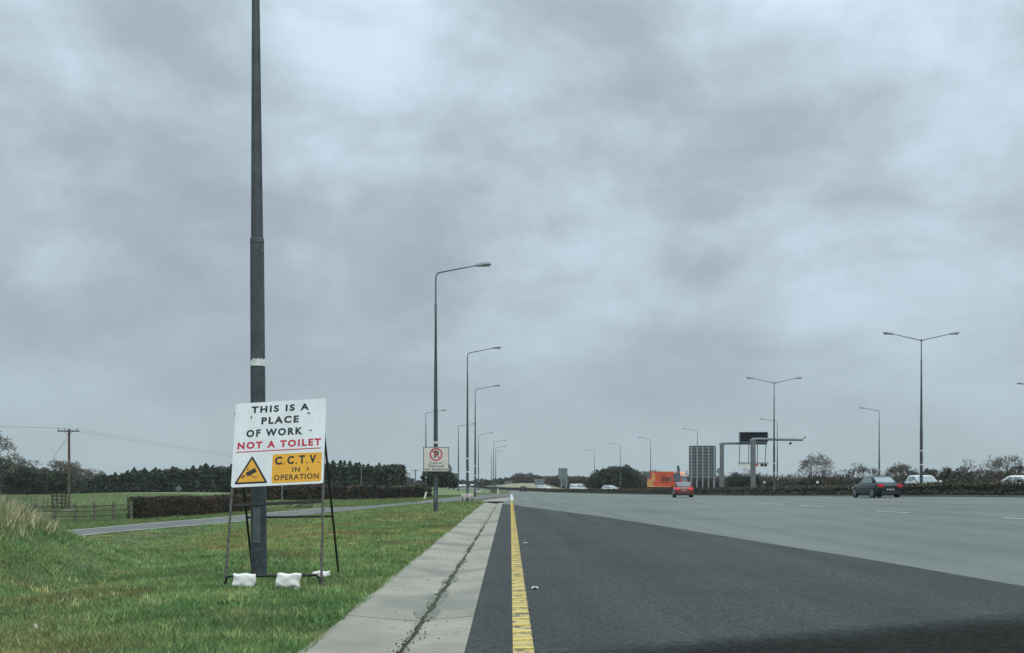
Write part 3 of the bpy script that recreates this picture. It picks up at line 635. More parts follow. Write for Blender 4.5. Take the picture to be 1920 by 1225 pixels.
for i, (px, Y, s) in enumerate([(1398, 200, 1.0), (1380, 205, .9), (1572, 165, .8), (1545, 170, .95), (1590, 162, .8), (1640, 155, .9), (1662, 152, .75), (1745, 142, .95), (1757, 142, .8), (1782, 140, 1.0), (1806, 138, 1.15), (1830, 136, .9), (1850, 135, 1.0), (1862, 134, .8), (1902, 130, 1.1), (1913, 130, 1.0), (1930, 128, 1.0), (1480, 182, .8), (1430, 190, .8), (1340, 215, .9), (1285, 225, 1.0), (1292, 225, .85), (1226, 240, .9), (1205, 245, 1.0), (1768, 141, .8), (1795, 139, .8)]):
    copy_tree((sap, sap2)[i % 2], at_px(px, Y), i * 1.3, scale=s * (.84 if px > 1740 else 1.0))
for j, (px, Y, h, s) in enumerate([(1375, 205, 4.6, 1), (1388, 203, 4.2, 2), (1405, 200, 3.8, 3), (1418, 195, 4.0, 4), (1775, 141, 3.9, 5), (1810, 138, 3.6, 6), (1740, 144, 3.7, 7)]):
    make_evergreen('hedgerow_bush', ['dark ivy clad bush left of the gantry post', 'dark bush with a pointed top between the two gantry posts', 'small dark bush beside the right gantry post', 'low dark bush right of the right gantry post',
      'dark green bush right of the twin armed lamp', 'dark bush in the hedgerow further right of the twin armed lamp', 'dark bush just behind the white car by the twin armed lamp'][j], at_px(px, Y), h, 1.5, 50 + s, 1500, .2)
# evergreen clump beyond the opposite carriageway
for j, (px, Y, h, rad) in enumerate([(1122, 262, 5.7, 3.0), (1140, 258, 6.2, 3.4), (1166, 255, 6.9, 4.0), (1186, 258, 6.0, 3.0)]):
    make_evergreen('evergreen_tree', ['lowest evergreen at the left end of the dark clump', 'second evergreen from the left in the dark clump', 'tallest rounded evergreen of the dark clump', 'evergreen at the right end of the dark clump'][j], at_px(px, Y), h, rad, 60 + j, 4200, .34)
# bare scrub above the pale bank
for j, (px, Y, h) in enumerate([(948, 440, 4.2), (958, 430, 5.2), (968, 430, 5.6), (978, 430, 6.4), (988, 430, 6.6), (998, 432, 5.0), (1006, 435, 4.6), (1030, 420, 4.0), (1038, 420, 4.2)]):
    if j == 0: scr = make_bare('scrub_tree', 'bare purple brown scrub tree above the pale bank', 5, 71, at_px(px, Y), 1.1, 6, .4, crown='twigp', group='scrub trees above the pale bank', trunk_h=.12, thick=.04); scr.scale = (h / 5,) * 3
    else: copy_tree(scr, at_px(px, Y), j * 1.1, scale=h / 5 * 1.05)
hedge('scrub_bank', 'dark scrub behind the pale bank in the far distance', [(-14, 440), (8, 436), (28, 425), (50, 400)], [2.6, 4.6, 3.8, 3.6], 5, 14000, .4, 'hedge', 41, .2)
# bushes on the left bank beside the lane
for j, (px, Y, h, rad) in enumerate([(812, 172, 3.6, 1.6), (826, 166, 4.0, 2.0), (842, 164, 2.9, 1.9), (806, 150, 2.2, 1.2)]):
    make_evergreen('bank_bush', ['dark bush left of the lamp column with the parking sign', 'tallest dark bush behind the lamp column with the parking sign', 'dark bush on the grass bank right of the parking sign', 'small dark bush by the leaning white post'][j], at_px(px, Y), h, rad, 80 + j, 2600, .2)
bt = make_bare('bank_shrub', 'bare twiggy shrub among the bushes under the parking sign', 4.4, 91, at_px(815, 165), 1.0, 6, .5, crown='twigp', cat='shrub', trunk_h=.12)
# conifer plantation
con = [make_conifer('conifer', 'dark conifer in the dense plantation', (0, 0, 0), 5.6, 1.5, 101 + i, group='conifers in the plantation') for i in range(3)]
hedge('plantation_understorey', 'dark mass of lower branches inside the conifer plantation', [(-76, 190), (-66, 185), (-50, 181), (-19.8, 178)], [3.0, 3.6, 4.6, 4.1], 9, 26000, .4, 'cleaf', 43, .1)
i = 0; used = [0, 0, 0]; Y0 = 174
for row in range(3):
    px = 216 + row * 7
    while px < 748:
        Y = Y0 + row * 4 + random.uniform(-1.2, 1.2) + max(0, (500 - px)) * .03
        top = np.interp(px, [216, 260, 380, 470, 600, 690, 735, 760], [889, 884, 882, 876, 871, 874, 879, 890]) + random.choice((-5, -2, 0, 1, 3, 6)) + random.uniform(-2, 2)
        p = at_px(px, Y); hgt = sz(top, Y) - p[2]; s = hgt / 5.4; k = random.randrange(3) if all(used) else i % 3
        if not used[k]: con[k].location = p; con[k].scale = (s, s, s); used[k] = 1; KIDS.pop(con[k].name, None)
        else: copy_tree(con[k], p, i * 1.7, scale=(s * random.uniform(.6, 1.25), s, s))
        i += 1; px += random.uniform(9, 15)
make_conifer('tall_conifer', 'tallest dark pointed tree standing above the left end of the plantation', at_px(386, 172), sz(873, 172) + 1.1, 1.6, 120, 2200)
# left hand woodland beyond the field
hedge('woodland_edge', 'dark brown undergrowth along the foot of the left woodland', [(-150, 190), (-112, 205), (-96, 212), (-80, 206)], [6.4, 5.8, 3.9, 2.3], 8, 24000, .36, 'woodedge', 45, .18, spikes=2500, spikeh=1.6)
LB = ['bare tree with an ivy clad trunk left of the wooden utility pole', 'wide bare tree directly behind the wooden utility pole', 'bare tree just right of the wooden utility pole', 'small bare tree between the utility pole and the plantation',
      'tall dark bush at the left edge of the woodland', 'dark ivy bush under the ivy clad bare tree', 'dark evergreen bush behind the utility pole', 'dark bush at the right end of the woodland', 'round dark bush between woodland and plantation']
make_bare('woodland_tree', LB[0], sz(850, 205) + 1.3, 5, at_px(45, 205), .9, 7, .6, ivy=1800, trunk_h=.3)
make_bare('woodland_tree', LB[1], sz(863, 200) + 1.3, 6, at_px(112, 200), 1.1, 7, .5, ivy=900, trunk_h=.2)
make_bare('woodland_tree', LB[2], sz(866, 200) + 1.3, 7, at_px(148, 200), 1.1, 7, .5, trunk_h=.2)
make_bare('woodland_tree', LB[3], sz(883, 200) + 1.3, 8, at_px(186, 200), 1.0, 6, .5, trunk_h=.2)
for j, (px, Y, top, rad) in enumerate([(2, 190, 858, 3.4), (50, 196, 876, 3.6), (112, 192, 882, 3.2), (176, 190, 895, 2.6), (214, 188, 898, 2.4)]):
    make_evergreen('woodland_bush', LB[4 + j], at_px(px, Y), sz(top, Y) + 1.3, rad, 130 + j, 3200, .3)
make_bare('large_bare_tree', 'large bare tree cut off by the left edge above the dry grass', 9.6, 12, at_px(-86, 100), 1.0, 7, .5, trunk_h=.25)
# distant tree line
pts = []
r2 = np.random.default_rng(5); n = 60000; X = r2.uniform(-420, 520, n); Y = 760 + r2.uniform(0, 40, n); hh = 6.5 + 3.5 * np.sin(X * .021) + 2 * np.sin(X * .067 + 1) + 1.4 * np.sin(X * .19) + .8 * np.sin(X * .53)
Z = -1.9 + hh * r2.random(n); V, T, K = leaves(np.c_[X, Y, Z], 1.3, 1.2, r=r2); o = npmesh('distant_tree_line', V, T, 'far', tint=K); tag(o, 'low hazy line of far woodland on the horizon', 'woodland', kind='stuff')
n = 16000; X = r2.uniform(-55, 2, n); Y = 470 + r2.uniform(0, 25, n); hh = np.interp(X, [-55, -30, -10, 2], [3.6, 3.8, 4.6, 5.2]) + .7 * np.sin(X * .7) + .4 * np.sin(X * 2.1); Z = -1.9 + hh * r2.random(n)
V, T, K = leaves(np.c_[X, Y, Z], .6, 1.3, r=r2); o = npmesh('far_roadside_woods', V, T, 'far', tint=K); tag(o, 'grey green far woods behind the row of lamp columns', 'woodland', kind='stuff')
n = 7000; X = r2.uniform(-52, -33, n); Y = 330 + r2.uniform(0, 15, n); Z = float(gz(-40, 330)) + 4.1 * r2.random(n) * (1 + .1 * np.sin(X)); V, T, K = leaves(np.c_[X, Y, Z], .45, 1.3, r=r2)
o = npmesh('far_scrub', V, T, 'far', tint=K); tag(o, 'brown scrub beyond the grey roofed shed', 'scrub', kind='stuff')

# ------------------------------------------------------------------ street lamps
def lamp(name, label, arms=(1,), head='cobra', hh=11.2, group=None, loc=(0, 0, 0), rise=.3, arm=1.85, bands=True):
    t = thing(name, label, 'street lamp', loc, 0, group)
    mb = MB(); mb.tube([(0, 0, -.3), (0, 0, 4.78)], [.115, .098], 8, rot=PI / 8); mb.build('lower_column', 'galvd', t)
    mb = MB(); mb.tube([(0, 0, 4.78), (0, 0, 4.84), (0, 0, 4.85), (0, 0, 9.3)], [.101, .101, .088, .047], 12); mb.build('upper_column', 'galvd', t, smooth=True)
    mb = MB(); mb.tube([(0, 0, 9.3), (0, 0, 9.7)], [.058, .058], 12); mb.build('collar', 'galv', t)
    mb = MB(); mb.box((0, -.112, .75), (.1, .01, .5)); mb.build('access_door', 'galv', t)
    for z in ((2.2, 3.2) if bands else ()):
        mb = MB(); rr = .113 - .004 * z + .0035; mb.tube([(0, 0, z), (0, 0, z + .09)], [rr, rr], 12, cap=False); mb.build('white_band', 'band', t)
    mb = MB(); mb.tube([(0, 0, 9.7), (0, 0, hh - (.28 if len(arms) == 1 else 0))], [.043, .036], 10, cap=False)
    if len(arms) > 1: mb.tube([(0, 0, hh - .12), (0, 0, hh + .06)], [.06, .06], 10)
    mb.build('spigot', 'galv', t, smooth=True)
    for s in arms:
        mb = MB()
        if len(arms) == 1:
            path = [(0, 0, hh - .28), (s * .03, 0, hh - .14), (s * .12, 0, hh - .04), (s * .28, 0, hh), (s * arm, 0, hh + rise)]
        else: path = [(s * .04, 0, hh - .03), (s * .3, 0, hh + .04), (s * arm, 0, hh + rise)]
        mb.tube(path, [.036] * (len(path) - 1) + [.028], 8); mb.build('arm', 'galv', t, smooth=True)
        sl_ = rise / arm; e0 = Vector((s * arm, 0, hh + rise)); mb = MB(); V = []
        if head == 'cobra':
            st = [(0, .06, .05, -.04), (.12, .10, .075, -.06), (.42, .155, .085, -.075), (.62, .15, .07, -.07), (.74, .10, .03, -.06)]
        else: st = [(0, .05, .03, -.02), (.1, .08, .06, -.02), (.2, .16, .05, -.02), (.62, .17, .03, -.02), (.66, .16, .02, -.015)]
        for d, wd, zt, zb in st:
            V += [e0 + Vector((s * d, y, z + d * sl_ * .8)) for y, z in ((-wd, zb * .3), (-wd * .7, zt), (wd * .7, zt), (wd, zb * .3), (wd * .7, zb), (-wd * .7, zb))]
        n = 6; mb.add(V, [(i * n + j, i * n + (j + 1) % n, (i + 1) * n + (j + 1) % n, (i + 1) * n + j) for i in range(len(st) - 1) for j in range(n)] + [tuple(range(n)), tuple((len(st) - 1) * n + j for j in range(n))])
        ln = mb.build('lantern', 'lampb' if head == 'cobra' else 'trim', t)
        mb = MB(); mb.box(e0 + Vector((s * .48, 0, .48 * sl_ * .8 - .088)), (.36, .17, .024)); mb.build('lens', 'lens', ln)
    return t
GL = 'street lamps along the verge and lane on the left'
l1 = lamp('street_lamp', 'nearest tall grey lamp column rising out of the frame behind the white warning board', loc=on(-3.62, 14.5), group=GL, bands=False)
l1.rotation_euler = (0, R(-.33), 0)
# torn sticker remnant on the nearest column
mb = MB(); Vs = []
for i in range(13):
    a = PI + (i / 12) * PI * 1.0; zz = .10 + (.035 * math.sin(i * 1.7) if i < 4 else .01 * math.sin(i * 3)); Vs += [(math.cos(a) * .1085, math.sin(a) * .1085, 3.02), (math.cos(a) * .1075, math.sin(a) * .1075, 3.02 + zz)]
mb.add(Vs, [(i * 2, i * 2 + 2, i * 2 + 3, i * 2 + 1) for i in range(12)]); mb.build('torn_sticker', 'band', l1)
l2 = lamp('street_lamp', 'lamp column carrying the square no parking sign', loc=on(-3.56, 47.3), group=GL)
for px, Y, hd, lb in ((876.5, 76, 'flat', 'second lamp column beyond the no parking sign, with a dark flat lantern'),):
    lamp('street_lamp', lb, head='flat', loc=on(sx(px, Y), Y), group=GL)
def setlamp(root, px, pytip, Y, label, tip=11.62):
    p = on(sx(px, Y), Y); s = (sz(pytip, Y) - p[2]) / tip; return copy_tree(l2 if root is l1 else root, p, 0, label, scale=(1, 1, s))
for px, py, Y, lb in ((891, 722, 104, 'lamp column just right of the one with the dark flat lantern'),
                      (798.5, 768.5, 128, 'lamp column left of the no parking sign, beside the leaning white post'),
                      (859.5, 794, 153, 'lamp column whose arm ends at the column with the dark flat lantern'),
                      (897, 811, 180, 'short looking lamp column right of the closely spaced pair of poles'),
                      (925.5, 825.5, 205, 'tallest of the three farthest lamp columns by the road end'),
                      (929.5, 836, 235, 'rightmost of the three farthest lamp columns by the road end'),
                      (921.5, 844.5, 270, 'lowest and leftmost of the three farthest lamp columns')):
    setlamp(l1, px, py, Y, lb)
tw = lamp('twin_street_lamp', 'nearer tall lamp with two arms in front of the white car', arms=(-1, 1), hh=11.15, rise=.42, arm=1.95, loc=on(sx(1727.5, 71.6), 71.6), group='twin armed lamps in the central reserve')
tw.scale = (1, 1, (sz(624, 71.6) - tw.location.z) / 11.68)
p = on(sx(1451.5, 97.5), 97.5); copy_tree(tw, p, 0, 'farther lamp with two arms beside the camera gantry', scale=(1, 1, (sz(708, 97.5) - p[2]) / 11.68))
GR = 'single armed lamps beyond the opposite carriageway'
lr = lamp('street_lamp', 'single armed lamp left of the nearer twin armed lamp', arms=(-1,), loc=on(sx(1648.5, 134), 134), group=GR)
lr.scale = (1, 1, (sz(764, 134) - lr.location.z) / 11.62)
for px, py, Y, lb in ((1457.5, 785, 156, 'single armed lamp directly behind the farther twin armed lamp'), (1307.5, 803.5, 175, 'single armed lamp behind the large sign back'),
                      (1220, 820, 208, 'single armed lamp behind the orange truck'), (1163, 831, 233, 'single armed lamp in front of the tallest evergreen'),
                      (1115, 843, 268, 'farthest single armed lamp at the left end of the evergreen clump'), (1953, 718, 108, 'lamp at the right edge with only its lantern in view')):
    setlamp(lr, px, py, Y, lb)

# ------------------------------------------------------------------ text
def text_mb(s, w, h, bold=.02, shear=0, spacing=1.05):
    cu = bpy.data.curves.new('t', 'FONT'); cu.body = s; cu.offset = bold; cu.shear = shear; cu.extrude = 0; cu.space_character = spacing; cu.resolution_u = 3
    o = bpy.data.objects.new('t', cu); C.objects.link(o); dg = bpy.context.evaluated_depsgraph_get(); me = bpy.data.meshes.new_from_object(o.evaluated_get(dg))
    v = np.array([q.co[:] for q in me.vertices]); lo = v.min(0); hi = v.max(0)
    mb = MB(); mb.add([((q[0] - lo[0]) / (hi[0] - lo[0]) * w, 0, (q[1] - lo[1]) / (hi[1] - lo[1]) * h) for q in v], [tuple(p.vertices) for p in me.polygons])
    bpy.data.objects.remove(o); bpy.data.curves.remove(cu); bpy.data.meshes.remove(me); return mb
def put(mb, tgt, x, z, y): tgt.add([(a + x, y, b + z) for a, _, b in mb.v], mb.f)

# ------------------------------------------------------------------ A-frame warning board
BW, BB, BT = 1.278, 1.316, 2.486          # width, bottom and top of the board measured along the frame
ax = Vector((-0.24016496, -0.02789722, -0.15211272)); Rm = Matrix.Rotation(ax.length, 3, ax.normalized())
org = Vector((-3.497 * 1.065, 12.359 * 1.065, H + (.0923 - H) * 1.065))
fr_ = thing('warning_board_stand', 'white and amber warning board on a leaning black frame before the nearest lamp column', 'sign', org)
fr_.rotation_mode = 'QUATERNION'; fr_.rotation_quaternion = Rm.to_quaternion()
inv = Rm.inverted()
def loc_of(P): return inv @ (Vector(P) - org)
BH = BT - BB
# sheet with rounded corners
def rrect(x0, z0, x1, z1, r, n=5):
    o = []
    for cx, cz, a0 in ((x1 - r, z0 + r, -90), (x1 - r, z1 - r, 0), (x0 + r, z1 - r, 90), (x0 + r, z0 + r, 180)):
        for i in range(n + 1): a = R(a0 + 90 * i / n); o.append((cx + r * math.cos(a), cz + r * math.sin(a)))
    return o
bd = MB().prism(rrect(0, BB, BW, BT, .03), -.004, .0).build('board', 'sign', fr_)
U = lambda u: u * BW
Vv = lambda v: BT - v * BH
def line(txt, u0, u1, v0, v1, m, y=-.0055, bold=.044, name='lettering', sp_=1.3, parent=None):
    mb = MB(); put(text_mb(txt, (u1 - u0) * BW, (v1 - v0) * BH, bold, 0, sp_), mb, U(u0), Vv(v1), y); return mb.build(name, m, parent or bd)
line('THIS IS A', .18, .815, .045, .128, 'ink', sp_=1.32)
line('PLACE', .297, .708, .183, .270, 'ink', sp_=1.32)
line('OF WORK', .137, .755, .326, .415, 'ink', sp_=1.32)
mb = MB(); mb.prism([(U(.825), Vv(.378)), (U(.858), Vv(.378)), (U(.858), Vv(.366)), (U(.825), Vv(.366))], -.0055, -.0045); mb.build('dash', 'ink', bd)
line('NOT A TOILET', .047, .96, .470, .555, 'red', sp_=1.3, bold=.046)
mb = MB(); mb.prism([(U(.035), Vv(.592)), (U(.96), Vv(.592)), (U(.96), Vv(.581)), (U(.035), Vv(.581))], -.0055, -.0045); mb.build('underline', 'red', bd)
yp = MB().prism(rrect(U(.44), Vv(.973), U(.975), Vv(.634), .03), -.0058, -.0045).build('amber_panel', 'amber', bd)
for ch, a, b in (('C', .467, .547), ('C', .602, .675), ('T', .730, .795), ('V', .842, .916)): mb = MB(); put(text_mb(ch, (b - a) * BW, .098 * BH, .042), mb, U(a), Vv(.760), -.0072); mb.build('letter', 'ink', bd)
for a in (.560, .695, .812, .933): MB().prism(rrect(U(a), Vv(.760), U(a) + .018, Vv(.760) + .018, .006), -.0072, -.0068).build('full_stop', 'ink', bd)
line('IN', .66, .745, .795, .852, 'ink', -.0072, bold=.022, sp_=1.2)
line('OPERATION', .466, .949, .878, .943, 'ink', -.0072, bold=.018, sp_=1.15)
def tri(cx_, cz, pts, k): return [(cx_ + (a - cx_) * k, cz + (b - cz) * k) for a, b in pts]
T3 = [(U(.03), Vv(.966)), (U(.402), Vv(.966)), (U(.217), Vv(.634))]
def round_tri(P, r):
    o = []; n = len(P)
    for i in range(n):
        p = Vector(P[i]); a = (Vector(P[i - 1]) - p).normalized(); b = (Vector(P[(i + 1) % n]) - p).normalized()
        for k in range(5): t_ = k / 4; q = p + a * r * (1 - t_) ** 2 + b * r * t_ ** 2; o.append((q.x, q.y))
    return o
MB().prism(round_tri(T3, .03), -.0058, -.0045).build('triangle_border', 'ink', bd)
ccx = sum(p[0] for p in T3) / 3; ccz = sum(p[1] for p in T3) / 3
MB().prism(round_tri(tri(ccx, ccz, T3, .80), .012), -.0068, -.0059).build('amber_triangle', 'amber', bd)
ic = MB(); c0 = Vector((U(.215), Vv(.832)))
def rotr(cx_, cz, w, h, a):
    return [(cx_ + x * math.cos(a) - z * math.sin(a), cz + x * math.sin(a) + z * math.cos(a)) for x, z in ((-w / 2, -h / 2), (w / 2, -h / 2), (w / 2, h / 2), (-w / 2, h / 2))]
a_ = R(26)
ic.prism(rotr(c0.x, c0.y, .14, .06, a_), -.0082, -.0070)
ic.prism(rotr(c0.x - .087, c0.y - .042, .012, .022, a_), -.0082, -.0070)
ic.prism([(c0.x - .125, c0.y - .083), (c0.x - .105, c0.y - .075), (c0.x - .098, c0.y - .035), (c0.x - .135, c0.y - .052)], -.0082, -.0070)
for A, B in (((-.01, -.035), (.045, -.070)), ((.045, -.070), (.095, -.068))):
    a = c0 + Vector(A); b = c0 + Vector(B); n = (b - a).normalized(); n = Vector((-n.y, n.x)) * .0045; ic.prism([a - n, b - n, b + n, a + n], -.0082, -.0070)
ic.prism([(c0.x - .052, c0.y + .03), (c0.x - .044, c0.y + .03), (c0.x - .044, c0.y + .065), (c0.x - .052, c0.y + .065)], -.0082, -.0070)
ic.prism([(c0.x - .065, c0.y + .048), (c0.x - .031, c0.y + .048), (c0.x - .048, c0.y + .030)], -.0082, -.0070)
ic.build('camera_symbol', 'ink', bd)
for u, v in ((.185, .175), (.815, .163), (.83, .82)):
    mb = MB(); mb.box((U(u), -.010, Vv(v)), (.034 if u > .8 and v < .5 else .012, .008, .012 if u > .8 and v < .5 else .03)); mb.build('cable_tie', 'trim', bd)
# frame tubes
def ft(name, a, b, r=.016, m='black', n=8, rr=None): return MB().tube([a, b], rr or r, n).build(name, m, fr_, smooth=True)
ft('front_leg', (-.01, .02, -.05), (.02, .02, BT - .02), .017, 'rust'); ft('front_leg', (BW + .015, .02, -.06), (BW - .03, .02, BT - .02), .017, 'rust')
mb = MB(); mb.box((BW / 2 - .01, .03, BB - .235), (BW + .02, .035, .035)); mb.build('cross_bar', 'black', fr_)
back = [loc_of(G(474, 1078)), loc_of(G(635, 1077))]
topb = [Vector((-.02, .05, BT - .1)), Vector((BW - .085, .05, BT - .1))]
for i in range(2): ft('rear_leg', back[i], topb[i], .017)
k = .37; ft('rear_cross_bar', back[0].lerp(topb[0], k), back[1].lerp(topb[1], k), .016)
zf = .11
MB().tube([(.0, .02, .02), (.01, -.03, .04), (.04, -.05, zf - .0), (.12, -.05, zf + .01), (BW - .14, -.03, zf - .01), (BW - .04, -.03, zf - .01), (BW + .0, .0, zf - .05), (BW, .02, zf - .12)], .018, 8).build('base_tube', 'black', fr_, smooth=True)
# sandbags
def sandbag(label, c, w, h, d, rz, seed, tilt=0):
    r = random.Random(seed); n = 14; V = []; 
    for side in (-1, 1):
        for i in range(n + 1):
            for j in range(n + 1):
                u = i / n * 2 - 1; v = j / n * 2 - 1
                th = (max(0, 1 - abs(u) ** 4) * max(0, 1 - abs(v) ** 4)) ** .5 * d / 2
                pin = 1 - .07 * (1 - abs(u) ** 2) * 1.0 if abs(v) > .9 else 1 - .05 * (1 - v * v)
                x = u * w / 2 * (1 - .025 * (1 - v * v)); z = v * h / 2 * (1 - .03 * (1 - u * u) * (1 if v > 0 else -.6))
                y = side * th * (1 + .10 * math.sin(u * 5 + seed) * math.sin(v * 4 + seed * 2)) - (.35 * d * (v + 1) ** 2 * .2 if tilt else 0)
                V.append((x + .008 * math.sin(v * 4 + seed) + .012 * v, y, z + .007 * math.sin(u * 5 + seed)))
    m1 = (n + 1) ** 2; fs = []
    for s in (0, 1):
        for i in range(n):
            for j in range(n): a = s * m1 + i * (n + 1) + j; fs.append((a, a + 1, a + n + 2, a + n + 1) if s else (a, a + n + 1, a + n + 2, a + 1))
    mb = MB(); mb.add(V, fs); o = mb.build('sandbag', 'bag', None, smooth='all'); o.location = c; o.rotation_euler = (tilt, 0, rz); tag(o, label, 'sandbag', 'white sandbags holding the board stand down'); return o
def fp(u, y, z): return org + Rm @ Vector((u * BW, y, z))
sandbag('white sandbag draped over the base tube below the camera symbol', fp(.225, -.07, .045), .315, .195, .12, R(-10), 1, R(-14))
sandbag('white sandbag draped over the base tube below the middle of the board', fp(.69, -.07, .03), .325, .19, .13, R(-6), 5, R(-14))
g = G(597, 1087); sandbag('flat white sandbag lying behind the right front leg', (g.x + .02, g.y + .1, g.z + .06), .25, .10, .13, R(8), 9, 0)

# ------------------------------------------------------------------ no parking sign on the second lamp
Yn = 47.05; pxm = F / Yn; w = 48.3 / pxm; h = 46.6 / pxm
nps = thing('no_parking_sign', 'square white no parking sign with Irish and English wording fixed to a lamp column', 'sign', (sx(817.8, Yn), Yn, sz(885, Yn)), R(2))
MB().prism(rrect(-w / 2, 0, w / 2, h, .02), 0, .012).build('backing_plate', 'ink', nps)
fc = MB().prism(rrect(-w / 2 + .028, .028, w / 2 - .028, h - .028, .015), -.003, -.0005).build('face', 'npsign', nps)
def ring(cx_, cz, r0, r1, y0, y1, n=40):
    mb = MB(); V = []
    for i in range(n):
        a = 2 * PI * i / n
        for r_, y in ((r0, y0), (r1, y0), (r1, y1), (r0, y1)): V.append((cx_ + r_ * math.cos(a), y, cz + r_ * math.sin(a)))
    mb.add(V, [(i * 4 + j, ((i + 1) % n) * 4 + j, ((i + 1) % n) * 4 + (j + 1) % 4, i * 4 + (j + 1) % 4) for i in range(n) for j in range(4)]); return mb
q = lambda x, y: (-w / 2 + (x - 115) / 390 * w, h - (y - 143) / 382 * h)
cx0, cz0 = q(309, 257)
mb = ring(cx0, cz0, .20 * w, .249 * w, -.008, -.0035); mb.build('red_ring', 'red', nps)
mb = MB(); x0, z0 = q(283, 312); put(text_mb('P', 69 / 390 * w, 112 / 382 * h, .035), mb, x0, z0, -.0065); mb.build('letter', 'ink', nps)
mb = MB(); mb.prism(rotr(cx0, cz0, .45 * w, .042 * w, R(-45)), -.0078, -.0068); mb.build('red_bar', 'red', nps)
for s, x0, x1, y0, y1, sh, b in (('Cosc ar', 215, 405, 365, 404, .25, .012), ('Pháirceáil', 188, 434, 412, 456, .25, .012), ('NO PARKING', 138, 485, 470, 508, 0, .015)):
    mb = MB(); a = q(x0, y1); put(text_mb(s, (x1 - x0) / 390 * w, (y1 - y0) / 382 * h, b, sh, 1.1), mb, a[0], a[1], -.006); mb.build('lettering', 'ink', nps)
for z in (.25, .9):
    mb = MB(); mb.tube([(0, .012, z), (0, .16, z)], .1, 12, cap=False); mb = MB(); mb.box((0, .07, z), (.3, .05, .05)); mb.build('bracket', 'galv', nps)
# low no parking board
g = G(876, 943.6); lb_ = thing('low_parking_board', 'low white no parking board on two short dark posts in front of a lamp column', 'sign', g, R(0)); pm = F / g.y
w2 = 21.5 / pm; zt = (943.6 - 925.6) / pm; zb = (943.6 - 932) / pm
b2 = MB().prism([(-w2 / 2, zb), (w2 / 2, zb), (w2 / 2, zt), (-w2 / 2, zt)], -.02, 0).build('board', 'npsign', lb_)
for s, a, b, c, d in (('NO', -.12, .12, .60, .90), ('PARKING', -.42, .42, .10, .44)):
    mb = MB(); put(text_mb(s, (b - a) * w2, (d - c) * (zt - zb), .02), mb, a * w2, zb + c * (zt - zb), -.023); mb.build('lettering', 'red', b2)
for s in (-1, 1): mb = MB(); mb.box((s * w2 * .42, .03, zb / 2 - .05), (.07, .05, zb + .1)); mb.build('leg', 'rail', lb_)
mb = MB(); mb.box((0, .03, zb - .04), (w2 * .86, .03, .05)); mb.build('rail', 'npsign', lb_)

# ------------------------------------------------------------------ road studs
def stud(px, py, label):
    g = G(px, py); t = thing('road_stud', label, 'road stud', (g.x, g.y, g.z + .01), 0, 'reflective studs beside the yellow line')
    MB().prism([(-.06, -.05), (.06, -.05), (.06, .05), (-.06, .05)], 0, .008, 'z').build('base', 'trim', t)
    V = [(-.045, -.04, .008), (.045, -.04, .008), (.045, .04, .008), (-.045, .04, .008), (-.03, -.02, .026), (.03, -.02, .026), (.03, .02, .026), (-.03, .02, .026)]
    MB().add(V, [(0, 1, 5, 4), (1, 2, 6, 5), (2, 3, 7, 6), (3, 0, 4, 7), (4, 5, 6, 7)]).build('housing', 'band', t)
    mb = MB(); mb.box((0, -.036, .016), (.045, .012, .012)); mb.build('reflector', 'trim', t)
stud(1003, 1106, 'white road stud nearest the camera on the dark asphalt'); stud(985, 1020.5, 'farther white road stud on the dark asphalt')

# ------------------------------------------------------------------ posts, fences, gate
def post_obj(name, label, px, py, top, m, r=.045, cat='post', sq=False, lean=0, group=None):
    g = G(px, py); hh = sz(top, g.y) - g.z
    mb = MB()
    if sq: mb.box((lean * .5, 0, hh / 2 - .1), (r * 2, r * 2, hh + .2), m=None)
    else: mb.tube([(0, 0, -.1), (lean, 0, hh)], [r, r * .95], 8)
    o = mb.build(name, m, None, loc=g); tag(o, label, cat, group); return o
# post and rail fence in front of the track
ft_ = thing('post_and_rail_fence', 'weathered timber post and rail fence between the dry mound and the clipped hedge', 'fence')
pb = [G(*p, md=0) for p in ((28, 981), (65, 980), (103, 979.5), (141, 979.5), (177.5, 978.5), (212.5, 976.5), (246, 975))]
for p in pb:
    mb = MB(); mb.box((0, 0, .58), (.15, .15, 1.36)); mb.build('post', 'post', ft_, loc=p)
for a, b in zip(pb[:-1], pb[1:]):
    for z in (1.02, .70, .36):
        if a.x < -31 and z > 1 and a != pb[3]: z -= .12
        d = b - a; m = Matrix.Rotation(math.atan2(d.y, d.x), 3, 'Z'); mb = MB(); dz = random.uniform(-.03, .03)
        mb.tube([a + Vector((0, -.09, z)), b + Vector((0, -.09, z + dz))], .05, 4, rot=PI / 4); mb.build('rail', 'rail', ft_)
# wire fence and hurdle behind the track
wf = thing('field_fence', 'thin grey post and wire fence behind the gravel track', 'fence')
wp = [G(*p, md=0) for p in ((-15, 960), (12, 962), (20, 958), (45, 957), (58, 961), (70, 957), (81, 956), (89, 955), (98, 954), (106, 953), (115, 953), (121, 955))]
for i, p in enumerate(wp): mb = MB(); hh = sz((931, 931, 937, 936, 934, 934, 935, 936, 936, 936, 936, 937)[i], p.y) - p.z; mb.tube([(0, 0, -.1), (random.uniform(-.1, .1), 0, hh)], .07, 6); mb.build('post', 'post', wf, loc=p)
for z in (.5, 1.0): mb = MB(); mb.tube([p + Vector((0, 0, z)) for p in wp], .02, 3); mb.build('wire', 'galvl', wf)
g = G(110, 955); hg = thing('dark_gate', 'dark timber field gate left of the utility pole base', 'gate', g, R(-8)); pm = F / g.y
for z in (.2, .5, .8, 1.1): mb = MB(); mb.box((0, 0, z), (1.25, .05, .14)); mb.build('bar', 'rail', hg)
for x in (-.6, -.2, .25, .6): mb = MB(); mb.box((x, .05, .65), (.12, .06, 1.25)); mb.build('upright', 'rail', hg)
